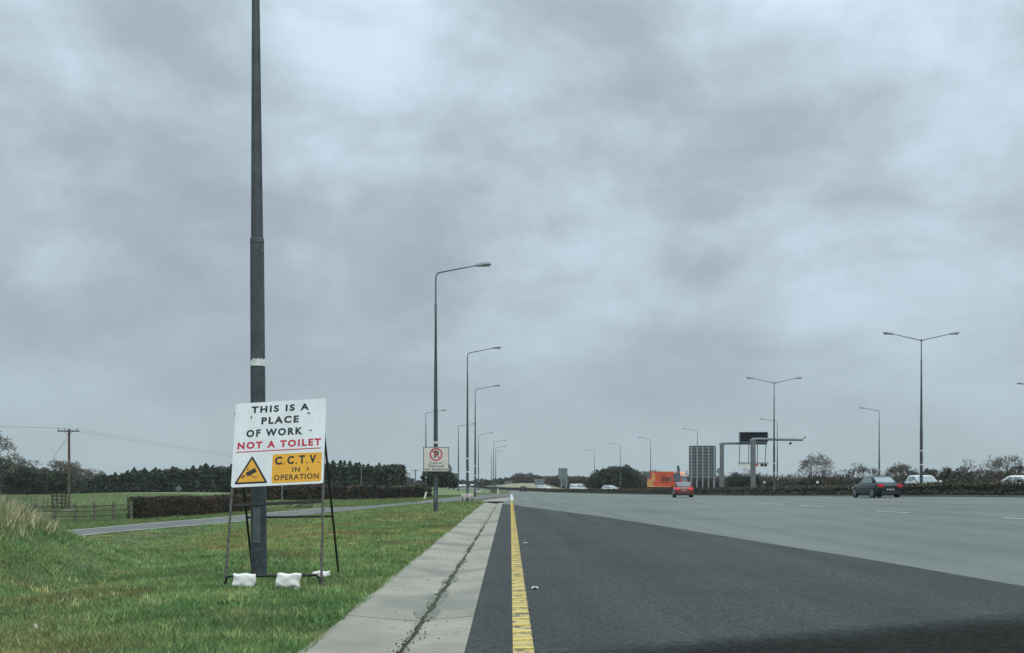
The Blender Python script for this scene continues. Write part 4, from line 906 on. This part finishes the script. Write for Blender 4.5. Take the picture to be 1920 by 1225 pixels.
# open slatted gate by the lane
g = G(574, 953.5); sg = thing('slatted_gate', 'small dark slatted wooden gate standing open beside the lane behind the board stand', 'gate', g, R(5)); pm = F / g.y
n = 9
for i in range(n): mb = MB(); mb.box(((i / (n - 1) - .5) * 22 / pm, 0, 8 / pm), (1.7 / pm, .04, 16.5 / pm)); mb.build('slat', 'rail', sg)
for z in (2.5, 13.5): mb = MB(); mb.box((0, .05, z / pm), (24 / pm, .04, 1.8 / pm)); mb.build('rail', 'post', sg)
for a, b in (((-40, 1.5), (-11, 15)), ((-12, 3), (-40, 1)), ((-26, 1), (-8, 8))): mb = MB(); mb.tube([(a[0] / pm, 0, a[1] / pm), (b[0] / pm, 0, b[1] / pm)], .05, 4); mb.build('brace', 'rail', sg)
post_obj('marker_post', 'leaning white marker post at the lane edge below the no parking sign', 794.8, 937.3, 922.5, 'band', .095, lean=.24)
post_obj('bollard', 'small white bollard at the far end of the lane', 933.5, 926.5, 916.5, 'band', .1)
post_obj('thin_pole', 'thin pale pole behind the board stand, left of the slatted gate', 529, 947, 905, 'galvl', .07, 'pole')
# utility poles
def upole(name, label, px, pyb, pyt, Y=None, arm=1.75, m='wood', group=None, r=.125):
    g = G(px, pyb) if Y is None else Vector(at_px(px, Y)); hh = sz(pyt, g.y) - g.z
    t = thing(name, label, 'utility pole', g, R(4), group); MB().tube([(0, 0, -.3), (0, 0, hh + .05)], [r, r * .75], 10).build('pole', m, t, smooth=True)
    if arm:
        mb = MB(); mb.box((0, -.13, hh - .12), (arm, .09, .1)); mb.build('crossarm', 'galvd' if m == 'wood' else m, t)
        for x in (-arm * .46, -.3, arm * .4): mb = MB(); mb.tube([(x, -.13, hh - .07), (x, -.13, hh + .02), (x, -.13, hh + .03), (x, -.13, hh + .13)], [.02, .02, .05, .035], 6); mb.build('insulator', 'galvl', t)
        if arm > 1.5:
            for s in (-1, 1): mb = MB(); mb.tube([(s * .35, -.12, hh - .15), (0, -.12, hh - .5)], .02, 4); mb.build('brace', 'galvd', t)
    return t, g, hh
t0, g0, h0 = upole('utility_pole', 'brown wooden utility pole with a crossarm in the left field', 129.5, 956, 806)
w_ = thing('guy_wire', 'stay wire with two insulators slanting left from the wooden utility pole', 'wire', g0)
MB().tube([(0, 0, h0 - .4), (-4.6, 1.0, 0)], .014, 3).build('wire', 'galvd', w_)
for k in (.52, .66): 
    c = Vector((0, 0, h0 - .4)).lerp(Vector((-4.6, 1.0, 0)), k); MB().tube([c - Vector((.04, 0, -.07)), c, c + Vector((.04, 0, -.07))], [.02, .075, .02], 6).build('insulator', 'trim', w_)
t1, g1, h1 = upole('utility_pole', 'farther utility pole standing in front of the right part of the plantation', 677.5, 925, 874, Y=163, arm=.9, m='galvl', r=.1)
far_poles = []
for px, py, Y, a, lb in ((752, 884, 215, 0, 'leftmost pale pole at the right end of the plantation'), (758.5, 882, 250, 1.6, 'far utility pole touching the right end of the plantation'), (763.5, 886, 300, .9, 'left one of two faint poles beyond the plantation'),
                         (767.5, 887.5, 310, .9, 'right one of two faint poles beyond the plantation'), (779, 881.5, 240, 1.9, 'dark utility pole with a wide crossarm left of the no parking sign')):
    far_poles.append(upole('utility_pole', lb, px, 0, py, Y=Y, arm=a, m='galvd' if px != 752 else 'galvl', r=.14)[:3])
cab = thing('overhead_wires', 'three thin wires sagging from the wooden utility pole to the far poles', 'wire')
end = far_poles[1]
for k, x in enumerate((-.8, -.3, .7)):
    a = g0 + Vector((x, -.13, h0 + .12)); b = end[1] + Vector((x, 0, end[2])); P = [a.lerp(b, i / 30) - Vector((0, 0, 1.1 * 4 * (i / 30) * (1 - i / 30))) for i in range(31)]
    MB().tube(P, .006, 3, cap=False).build('wire', 'galvd', cab)
    b = a + Vector((-30, -45, 2)); P = [a.lerp(b, i / 12) - Vector((0, 0, .9 * 4 * (i / 12) * (1 - i / 12))) for i in range(13)]; MB().tube(P, .004, 3, cap=False).build('wire', 'galvd', cab)
# diamond warning sign
g = G(335, 929); ds = thing('diamond_sign', 'small pale diamond sign back on a post at the crest of the field', 'sign', g)
pm = F / g.y; s_ = 6.6 / pm; MB().prism([(0, (929 - 923) / pm), (s_, (929 - 916.5) / pm), (0, (929 - 909.5) / pm), (-s_, (929 - 916.5) / pm)], -.02, 0).build('plate', 'galvl', ds)
MB().tube([(0, .04, -.1), (0, .04, 17 / pm)], .05, 6).build('post', 'galv', ds)
# grey roofed shed
Ys = 215; sh = thing('grey_shed', 'low grey roofed shed between the plantation and the no parking sign', 'shed', at_px(776, Ys)); pm = F / Ys
z0 = -at_px(776, Ys)[2]; zt = sz(912.5, Ys) + z0; ze = sz(919, Ys) + z0
MB().box((0, 1.5, ze / 2 - .1), (44 / pm, 3.0, ze + .2)).build('wall', 'track', sh)
MB().add([(-23 / pm, -.3, ze), (23 / pm, -.3, ze), (20 / pm, 1.6, zt), (-17 / pm, 1.6, zt), (-23 / pm, 3.3, ze), (23 / pm, 3.3, ze)], [(0, 1, 2, 3), (3, 2, 5, 4), (0, 3, 4), (1, 5, 2), (0, 4, 5, 1)]).build('roof', 'roofs', sh)
for x in (.35, 1.1): MB().box((x, -.02, ze * .45), (.5, .06, ze * .7)).build('door', 'band', sh)
# far road furniture at the lane end
g = G(898, 924.5); fb = thing('far_white_board', 'tiny low white board beyond the lane, right of the low parking board', 'sign', g); pm = F / g.y
MB().box((0, 0, 2.6 / pm), (9.5 / pm, .05, 2.4 / pm)).build('board', 'band', fb)
for s in (-1, 1): MB().box((s * 3.6 / pm, .05, 1.2 / pm), (.08, .06, 2.4 / pm)).build('leg', 'rail', fb)
g = G(926, 925.5); fb = thing('far_hurdle', 'dark brown hurdle at the far lane end, left of the white bollard', 'fence', g); pm = F / g.y
for i in range(6): MB().box(((i - 2.5) * 2.2 / pm, 0, 5.5 / pm + (i % 3) * .1), (1.1 / pm, .1, 11 / pm)).build('upright', 'rail', fb)
for z in (3, 7.5): MB().box((0, .08, z / pm), (13.5 / pm, .05, 1 / pm)).build('rail', 'rail', fb)
# far overbridge
Yb = 560; br = thing('far_bridge', 'faint grey bridge deck on the horizon behind the lamp columns', 'bridge', (sx(862, Yb), Yb, -1.9)); pm = F / Yb
zb = sz(907, Yb) + 1.9; MB().box((0, 0, zb + .5), (52 / pm, 6, 1.1)).build('deck', 'galvd', br); MB().box((0, -3.1, zb + 1.3), (52 / pm, .15, .5)).build('parapet', 'galvl', br)
for x in (-15, 0, 15): MB().box((x / pm, 0, zb / 2), (1, 4, zb)).build('pier', 'galvd', br)

# ------------------------------------------------------------------ gantries and sign backs
def gantry(label, px, Y, top, pxr, w, base_extra=0):
    p = at_px(px, Y); t = thing('gantry', label, 'gantry', p); pm = F / Y; hh = sz(top, Y) - p[2]; L = (pxr - px) / pm
    MB().box((0, 0, hh / 2 - .1), (w, w * .9, hh + .2)).build('column', 'galvl', t)
    MB().box((0, 0, .6), (w * 1.12, w * 1.02, 1.4)).build('column_base', 'galvl', t)
    return t, pm, hh, L, p
t, pm, hh, L, p = gantry('cantilever gantry holding the black message board over the far carriageway', 1353.5, 118, 832.5, 1438, .42)
MB().tube([(-.28, -.02, hh - .1), (.1, -.02, hh + .0), (.5, -.02, hh + .05), (L, -.02, hh + .05)], [.17, .17, .14, .13], 8).build('arm', 'galvl', t)
def zz(py): return sz(py, 118) - p[2]
def xx(px): return sx(px, 118) - p[0]
vm = MB().box(((xx(1385) + xx(1437.3)) / 2, -.4, (zz(811.5) + zz(829)) / 2), (xx(1437.3) - xx(1385), .35, zz(811.5) - zz(829))).build('message_board', 'led', t)
for px_, wd in ((1385.3, .05), (1437, .05)): MB().box((xx(px_), -.42, (zz(811) + zz(829.5)) / 2), (.07, .44, zz(811) - zz(829.5))).build('frame_side', 'galv', vm)
for py_ in (811.2, 829.3): MB().box(((xx(1385) + xx(1437.3)) / 2, -.42, zz(py_)), (xx(1437.3) - xx(1385), .44, .06)).build('frame_edge', 'galv', vm)
for a, b in ((1387, 1385.5), (1404, 1403), (1420, 1419.5), (1436, 1434)): MB().tube([(xx(a), -.1, zz(832)), (xx(b), -.1, zz(870))], .045, 5).build('hanger', 'galvd', t)
hp = MB().box(((xx(1384) + xx(1440)) / 2, -.12, (zz(868.5) + zz(875)) / 2), (xx(1440) - xx(1384), .14, zz(868.5) - zz(875))).build('hanging_panel', 'npsign', t)
for a, b in ((1425.5, 1430.5), (1432, 1437)): MB().box(((xx(a) + xx(b)) / 2, -.2, (zz(870) + zz(874.5)) / 2), (xx(b) - xx(a), .04, zz(870) - zz(874.5))).build('dark_lamp', 'led', hp)
MB().box((xx(1418.5), -.2, zz(872)), (.22, .04, .25)).build('red_lamp', 'red', hp)
MB().box(((xx(1384) + xx(1440)) / 2, -.14, zz(868.2)), (xx(1440) - xx(1384), .2, .06)).build('panel_edge', 'galvd', hp)
t, pm, hh, L, p = gantry('cantilever gantry with a small camera hanging from its arm', 1412, 106, 825, 1505, .45)
Y = 106
MB().tube([(-.3, -.02, hh - .16), (0, -.02, hh + .02), (.4, -.02, hh + .08), (L, -.02, hh + .0)], [.18, .19, .15, .12], 8).build('arm', 'galv', t)
mb = MB(); cxx = sx(1482, Y) - p[0]; mb.tube([(cxx, 0, hh - .05), (cxx, 0, hh - .3)], .03, 6); mb.tube([(cxx, 0, hh - .28), (cxx, 0, hh - .33), (cxx, 0, hh - .42), (cxx, 0, hh - .5)], [.06, .17, .16, .05], 10); mb.build('dome_camera', 'trim', t)
mb = MB(); cxx = sx(1508.5, Y) - p[0]; mb.tube([(L - .05, 0, hh + .05), (cxx - .05, 0, hh + .12)], .03, 5); mb.box((cxx, 0, hh + .22), (.10, .16, .3), m=Matrix.Rotation(R(35), 3, 'Y')); mb.build('end_sensor', 'galvl', t)
# large sign back made of planks and stiffeners
def signback(label, px0, px1, py0, py1, Y, posts, rows, pybase=912, m='back', cols=0):
    pc = (px0 + px1) / 2; p = at_px(pc, Y); t = thing('sign_back', label, 'sign', p); pm = F / Y; w = (px1 - px0) / pm; zt = sz(py0, Y) - p[2]; zb = sz(py1, Y) - p[2]
    rh = (zt - zb) / rows
    for i in range(rows): MB().box((0, .06 + .004 * (i % 2), zb + rh * (i + .5)), (w, .03, rh - .035)).build('panel', m, t)
    for i in range(rows + 1): MB().box((0, .02, zb + rh * i), (w, .06, .07)).build('stiffener', 'trim' if rows > 5 else m, t)
    for k in range(posts):
        x = (-.5 + (k + .35) / (posts - .3)) * w; MB().box((x, -.08, zt / 2 - .1), (.15, .12, zt + .1)).build('post', 'lampb', t)
    for k in range(cols): x = (-.5 + (k + 1) / (cols + 1)) * w; MB().box((x, .02, (zt + zb) / 2), (.07, .06, zt - zb)).build('rib', 'galv', t)
    return t
signback('large grey gridded back of a road sign left of the gantries', 1292, 1342.5, 836.5, 897, 132, 5, 10, cols=4)
signback('tall narrow grey sign back left of the small white van', 1047, 1064, 878.5, 898, 250, 2, 4, m='back')
signback('pale lower sign back standing just in front of the tall narrow one', 1049.5, 1065, 898.5, 912, 240, 2, 3, m='galvl')
signback('wide grey sign back beside the pale bank', 1002, 1021, 898.5, 909.5, 330, 2, 3, m='back')
signback('small grey green sign back left of the pale bank', 946, 961, 902.5, 911, 405, 2, 2, m='galvl')
# round sign back and blue sign
p = at_px(1349, 135); t = thing('round_sign_back', 'small dark round sign back between the big sign back and the gantry', 'sign', p); zc_ = sz(883.5, 135) - p[2]
MB().tube([(0, 0, zc_), (0, .02, zc_)], [.42, .42], 20).build('disc', 'back', t); MB().tube([(0, .05, -.1), (0, .05, zc_)], .05, 6).build('post', 'galvl', t)
p = at_px(1271, 128); Y = 128; t = thing('blue_sign', 'narrow blue sign edge on with three small white plates below, in front of the truck', 'sign', p)
def zq(py): return sz(py, Y) - p[2]
def xq(px): return sx(px, Y) - p[0]
MB().prism([(xq(1269.8), zq(889)), (xq(1274.2), zq(889)), (xq(1275), zq(881)), (xq(1273.2), zq(873.2)), (xq(1268.6), zq(873.8)), (xq(1269.8), zq(881))], -.05, .03).build('blue_plate', 'blue', t)
MB().tube([(xq(1270.5), .1, -.1), (xq(1270.5), .1, zq(886))], .05, 6).build('post', 'galvd', t)
for a, b, c, d in ((1267.6, 1272.7, 889.8, 896), (1263.6, 1268.2, 896.6, 901.6), (1270, 1274.8, 897, 901.8)): MB().box(((xq(a) + xq(b)) / 2, 0, (zq(c) + zq(d)) / 2), (xq(b) - xq(a), .05, zq(c) - zq(d))).build('white_plate', 'galvl', t)
MB().box((xq(1269.2), .06, (zq(888) + zq(903)) / 2), (xq(1275.5) - xq(1263), .03, zq(888) - zq(903))).build('backing', 'blue', t)
for px, Y, lb in ((1433, 112, 'small white marker disc in the reserve between gantry and twin armed lamp'), (1532.5, 93, 'small white marker disc in the reserve below the round crowned bare tree')):
    Yr = Y; p = at_px(px, Yr); t = thing('marker_disc', lb, 'marker post', p, group='marker discs in the central reserve'); z = sz(904.5, Yr) - p[2]
    MB().tube([(0, 0, -.1), (0, 0, z)], .025, 6).build('post', 'galvd', t); MB().tube([(0, -.03, z), (0, -.05, z)], [.12, .12], 12).build('disc', 'band', t)

# ------------------------------------------------------------------ vehicles
def loft(mb, rings):
    n = len(rings[0]); V = [v for r_ in rings for v in r_]
    mb.add(V, [(i * n + j, i * n + (j + 1) % n, (i + 1) * n + (j + 1) % n, (i + 1) * n + j) for i in range(len(rings) - 1) for j in range(n)] + [tuple(range(n)), tuple((len(rings) - 1) * n + j for j in range(n))])
    return mb
def wheel(parent, x, y, r, wd=.2):
    s = 1 if x > 0 else -1
    t = MB().tube([(-wd / 2, 0, 0), (-wd / 2 + .03, 0, 0), (wd / 2 - .03, 0, 0), (wd / 2, 0, 0)], [r - .03, r, r, r - .03], 20).build('wheel', 'tyre', parent, loc=(x, y, r))
    mb = MB(); mb.tube([(s * wd / 2, 0, 0), (s * (wd / 2 + .012), 0, 0)], [r * .64, r * .6], 16)
    for k in range(5): a = k * 2 * PI / 5; mb.box((s * (wd / 2 + .014), math.sin(a) * r * .35, math.cos(a) * r * .35), (.012, .07, r * .5), m=Matrix.Rotation(-a, 3, 'X'))
    mb.build('rim', 'rim', t); return t
def car(name, label, loc, rz, kind, paint, glassm='glass', tail='tail', group=None, rearplate=True, cat='car'):
    t = thing(name, label, cat, loc, rz, group)
    sp_ = dict(sedan=dict(L=4.6, W=.89, Hh=1.45, st=[(-2.30, .40, .82, .74), (-2.22, .24, .95, .83), (-1.6, .20, 1.0, .88), (-.6, .2, .96, .89), (.7, .2, .93, .89), (1.4, .2, .86, .88), (2.05, .22, .74, .82), (2.30, .35, .60, .68)], g=(-1.75, 1.15, -.85, .15), bz=.94),
               hatch=dict(L=4.2, W=.87, Hh=1.46, st=[(-2.08, .36, .80, .76), (-2.0, .24, .98, .83), (-1.4, .20, 1.0, .87), (-.4, .2, .96, .87), (.6, .2, .93, .87), (1.2, .2, .86, .86), (1.85, .22, .74, .80), (2.1, .35, .60, .66)], g=(-1.98, 1.05, -1.15, .1), bz=.95),
               suv=dict(L=4.7, W=.93, Hh=1.60, st=[(-2.33, .42, .95, .80), (-2.25, .3, 1.06, .88), (-1.5, .25, 1.08, .92), (-.5, .25, 1.05, .93), (.6, .25, 1.03, .93), (1.3, .25, 1.0, .92), (2.05, .28, .90, .87), (2.33, .42, .72, .74)], g=(-2.2, 1.35, -1.75, .15), bz=1.03),
               van=dict(L=5.2, W=.97, Hh=2.05, st=[(-2.6, .35, 1.1, .93), (-2.5, .3, 1.15, .96), (-1.5, .25, 1.15, .97), (0, .25, 1.15, .97), (1.2, .25, 1.12, .97), (1.8, .25, 1.05, .95), (2.45, .3, .9, .88), (2.6, .42, .7, .76)], g=(-2.55, 1.75, -2.5, .9), bz=1.13))[kind]
    rings = []
    for y, zb, zt, w in sp_['st']:
        half = [(w * .86, zb), (w * .97, zb + .08), (w, zb + .2), (w, (zb + zt) / 2 + .05), (w * .985, zt - .12), (w * .93, zt - .02), (w * .80, zt)]
        rings.append([(a, y, b) for a, b in half] + [(0, y, zt + .02)] + [(-a, y, b) for a, b in half[::-1]] + [(0, y, zb)])
    b = loft(MB(), rings).build('body', paint, t, smooth='all')
    y0, y1, y2, y3 = sp_['g']; W_ = sp_['W']; bz = sp_['bz']; hh = sp_['Hh']; wb = W_ * .90; wt = W_ * (.70 if kind != 'suv' else .64)
    mb = MB(); bot = [(-wb, y0, bz), (wb, y0, bz), (wb * .97, y1, bz - .05), (-wb * .97, y1, bz - .05)]
    mid = [(-wt * 1.1, y0 + (y2 - y0) * .85, hh - .09), (wt * 1.1, y0 + (y2 - y0) * .85, hh - .09), (wt * 1.1, y1 + (y3 - y1) * .88, hh - .09), (-wt * 1.1, y1 + (y3 - y1) * .88, hh - .09)]
    top = [(-wt, y2 + .08, hh - .015), (wt, y2 + .08, hh - .015), (wt, y3 - .1, hh - .015), (-wt, y3 - .1, hh - .015)]
    c5 = [(-wt * .6, y2 + .3, hh + .01), (wt * .6, y2 + .3, hh + .01), (wt * .6, y3 - .35, hh + .005), (-wt * .6, y3 - .35, hh + .005)]
    loft(mb, [bot, mid, top, c5]); mb.build('roof', paint, t, smooth='all')
    def pane(name, i, j, u0, u1, v0, v1, par=t):
        A, B, Cc, D = (Vector(bot[i]), Vector(bot[j]), Vector(mid[j]), Vector(mid[i]))
        P = [(A.lerp(B, u)).lerp(D.lerp(Cc, u), v) for u, v in ((u0, v0), (u1, v0), (u1, v1), (u0, v1))]
        n = (P[1] - P[0]).cross(P[3] - P[0]).normalized(); cen = sum(P, Vector()) / 4
        if n.dot(cen - Vector((0, (y0 + y1) / 2, bz))) < 0: n = -n
        V = [p + n * .012 for p in P] + [p - n * .02 for p in P]
        return MB().add(V, [(0, 1, 2, 3), (0, 4, 5, 1), (1, 5, 6, 2), (2, 6, 7, 3), (3, 7, 4, 0)]).build(name, glassm, par)
    pane('rear_window', 0, 1, .09, .91, .18, .97); pane('windscreen', 2, 3, .06, .94, .08, .98)
    for i, j in ((1, 2), (3, 0)):
        segs = ((.14, .42), (.46, .76), (.78, .93)) if kind != 'van' else ((.78, .95),)
        for u0, u1 in segs:
            if i == 3: u0, u1 = 1 - u1, 1 - u0
            pane('side_window', i, j, u0, u1, .16, .93)
    L2 = sp_['L'] / 2; r = .32 if kind in ('sedan', 'hatch') else .36
    for sx_ in (-1, 1):
        for yy in (-L2 + .85, L2 - .85):
            MB().tube([(sx_ * (W_ - .12), yy, r + .02), (sx_ * (W_ + .006), yy, r + .02)], [r + .06, r + .06], 20).build('wheel_arch', 'trim', b)
            wheel(t, sx_ * (W_ - .095), yy, r)
        zt = sp_['st'][1][2]; rr = W_ * .70
        MB().box((sx_ * rr * 1.02, -L2 + .05, zt - .14), (.34, .16, .17), rz=0).build('tail_lamp', tail, t)
        zf_ = sp_['st'][-2][2]; MB().box((sx_ * rr * .98, L2 - .2, zf_ - .11), (.34, .24, .13)).build('headlight', 'head', t)
        MB().box((sx_ * (W_ + .10), y1 - .3, bz + .07), (.2, .1, .14)).build('mirror', paint, t)
    MB().box((0, -L2 + .0, .52), (W_ * 1.5, .08, .16)).build('rear_bumper', paint, t)
    MB().box((0, -L2 + .01, .36), (W_ * 1.4, .08, .18)).build('rear_valance', 'trim', t)
    MB().box((0, -L2 - .035, .56 if kind == 'sedan' else .68), (.52, .02, .11)).build('number_plate', 'plate', t)
    MB().box((0, L2 - .01, .50), (W_ * 1.2, .06, .18)).build('grille', 'trim', t)
    return t
A = G(1684, 934.5)
car('parked_sedan', 'dark green saloon car with red tail lights on the near carriageway', on(24.6, 68.5), R(3), 'sedan', 'p_teal', 'glassl')
car('hatchback', 'dark maroon hatchback with lit brake lights in front of the orange truck', on(sx(1280, 96), 96), R(-6), 'hatch', 'p_maroon', 'glass', 'brake')
car('far_black_car', 'tiny black car far ahead near the end of the white line', on(sx(981, 255), 255), 0, 'hatch', 'p_black', 'trim', 'trim')
car('white_suv', 'white sport utility car facing left behind the twin armed lamp', on(sx(1731, 82), 82), PI + R(-6), 'suv', 'p_white', 'glassl')
car('white_saloon', 'white saloon car partly cut off by the right edge of the picture', on(sx(1922, 76), 76), PI + R(22), 'sedan', 'p_white', 'glassl')
car('small_van', 'small pale van passing behind the low hedge left of the evergreen clump', on(sx(1085, 262), 262), PI + R(40), 'van', 'p_white', 'glassl', cat='van')
car('far_white_car', 'small pale car behind the low hedge under the evergreen clump', on(sx(1146, 215), 215), PI + R(35), 'suv', 'p_white', 'glassl')
car('far_white_car', 'tiny pale car beside the wide grey sign back', on(sx(1020, 318), 318), PI + R(50), 'suv', 'p_white', 'glassl')
for px, Y, lb in ((849, 425, 'tiny white vehicle at the top of the grass bank'), (862.5, 445, 'left one of three tiny far cars beyond the bank'), (871, 438, 'middle one of three tiny far cars beyond the bank'), (886, 450, 'right one of three tiny far cars beyond the bank')):
    car('far_vehicle', lb, on(sx(px, Y), Y, 1.1 if Y < 430 else 0), PI + R(15), 'suv', 'p_white', 'glassl', group='tiny far vehicles left of the road')
# orange truck
Y = 185; p = Vector(at_px(1259, Y)); tr = thing('truck', 'orange and yellow box truck with dark lettering behind the maroon hatchback', 'truck', p, 0)
pm = F / Y; ground = p.z
ang = R(38)     # box side direction in plan: from the rear (left, far) to the front edge
zt0 = sz(884.3, Y) - ground; zb0 = sz(913.5, Y) - ground
side = Vector((math.cos(ang), -math.sin(ang), 0)); nrm = Vector((-math.sin(ang), -math.cos(ang), 0))
Lb = 46.5 / pm / (math.cos(ang) + math.sin(ang) * .16); wb = 2.45
def fbox(a0, a1, w0, w1, z0, z1, name, m, par=tr, bevel=0):
    V = [side * a + nrm * w + Vector((0, 0, z)) for a in (a0, a1) for w in (w0, w1) for z in (z0, z1)]
    return MB().add(V, [(0, 1, 3, 2), (4, 6, 7, 5), (0, 4, 5, 1), (2, 3, 7, 6), (0, 2, 6, 4), (1, 5, 7, 3)]).build(name, m, par)
bx_ = fbox(-Lb, 0, -wb, 0, zb0, zt0, 'box_body', 'p_orange')
fbox(-Lb, 0, .001, .03, zb0, zb0 + .12, 'bottom_trim', 'p_peach', bx_); fbox(-Lb, 0, .001, .03, zt0 - .07, zt0 + .02, 'top_trim', 'p_peach', bx_)
def graphic(P, name, m, off=.008):
    V = [side * (a * Lb - Lb) + nrm * off + Vector((0, 0, zb0 + .12 + b * (zt0 - zb0 - .2))) for a, b in P]
    return MB().add(V, [tuple(range(len(P)))]).build(name, m, bx_)
graphic([(0, 0), (.45, 0), (.3, .05), (.22, .14), (.2, .3), (.33, .36), (.33, .85), (.22, .95), (.2, .55), (.12, .45), (.05, .5), (0, .35)], 'yellow_graphic', 'p_ylw')
graphic([(0, .62), (.06, .5), (.12, .6), (.16, .9), (.1, 1), (0, 1)], 'dark_graphic', 'galv', .012)
r = random.Random(3); rows_ = [(.70, .84, .62, .76), (.50, .68, .58, .93), (.38, .50, .60, .96), (.24, .34, .58, .86)]
for (b0, b1, a0, a1) in rows_:
    a = a0
    while a < a1 - .02:
        wd = r.uniform(.018, .035); hh = (b1 - b0); graphic([(a, b0), (a + wd, b0), (a + wd, b0 + hh * r.uniform(.55, 1)), (a, b0 + hh * r.uniform(.55, 1))], 'lettering', 'trim', .016); a += wd + .014
graphic([(.9, .28), (.985, .28), (.985, .74), (.9, .66)], 'tan_panel', 'track', .012)
fbox(-Lb + .2, Lb * .55, -wb + .15, -.15, .45, zb0 - .02, 'chassis', 'trim')
fbox(0.02, .22, -wb + .2, -.1, .9, zt0 - .2, 'cab_gap', 'p_orange')
cabL = 2.0
P2 = [(.28, .55), (.28, zt0 - .02), (1.1, zt0 - .02), (1.55, zt0 - .55), (1.75, zt0 - .75), (cabL + .1, zb0 + .55), (cabL + .15, zb0 - .1), (cabL + .15, .45)]
V = [side * a + nrm * w + Vector((0, 0, z)) for w in (-wb + .05, -.05) for a, z in P2]; n = len(P2)
cb = MB().add(V, [tuple(range(n)), tuple(range(2 * n - 1, n - 1, -1))] + [(k, (k + 1) % n, (k + 1) % n + n, k + n) for k in range(n)]).build('cab', 'p_orange', tr)
def cq(pts, name, m):
    V = [side * a + nrm * w + Vector((0, 0, z)) for a, w, z in pts]; return MB().add(V, [tuple(range(len(V)))]).build(name, m, cb)
a5, z5 = P2[4]; a6, z6 = P2[5]
cq([(a5 + .03, -wb + .2, z5 + .0), (a5 + .03, -.2, z5 + .0), (a6 + .02, -.2, z6 + .1), (a6 + .02, -wb + .2, z6 + .1)], 'windscreen', 'glass')
cq([(.75, -.04, zb0 + .5), (1.5, -.04, zb0 + .5), (1.45, -.04, zb0 + 1.2), (.75, -.04, zb0 + 1.2)], 'side_window', 'glass')
cq([(.3, -.038, zt0 - .05), (1.1, -.038, zt0 - .05), (1.3, -.038, zt0 - .4), (.5, -.038, zt0 - .6)], 'yellow_flash', 'p_ylw')
V = [(1.1, -wb + .2, zt0 - .01), (1.1, -.2, zt0 - .01), (1.6, -.2, zt0 - .56), (1.6, -wb + .2, zt0 - .56)]; cq([(a + .03, w, z) for a, w, z in V], 'roof_fairing', 'p_peach')
fbox(1.62, 2.0, -wb - .0, 0, z5 - .12, z5 + .06, 'sun_visor', 'p_white', cb)
for w0 in (-wb - .25, .08): fbox(1.75, 1.9, w0, w0 + .18, zb0 + .5, zb0 + 1.25, 'mirror', 'trim', cb)
for a in (-Lb + .9, -Lb + 2.0, 1.4):
    for w in (-.2, -wb + .2): 
        c = side * a + nrm * w; MB().tube([c + nrm * -.14 + Vector((0, 0, .5)), c + nrm * .14 + Vector((0, 0, .5))], [.5, .5], 18).build('wheel', 'tyre', tr)

# ------------------------------------------------------------------ haze
hzm = bpy.data.materials.new('haze_air'); hzm.use_nodes = True; t_ = hzm.node_tree; t_.nodes.clear()
oo = t_.nodes.new('ShaderNodeOutputMaterial'); pv = t_.nodes.new('ShaderNodeVolumePrincipled'); pv.inputs['Density'].default_value = .00014; pv.inputs['Color'].default_value = (.86, .93, .97, 1)
t_.links.new(pv.outputs[0], oo.inputs['Volume'])
me = bpy.data.meshes.new('haze'); mb = MB().box((0, 750, 6), (2600, 1700, 20)); me.from_pydata(mb.v, [], mb.f); me.materials.append(hzm)
ho = bpy.data.objects.new('haze', me); C.objects.link(ho); tag(ho, 'thin pale haze over the whole road and fields', 'haze', kind='stuff')
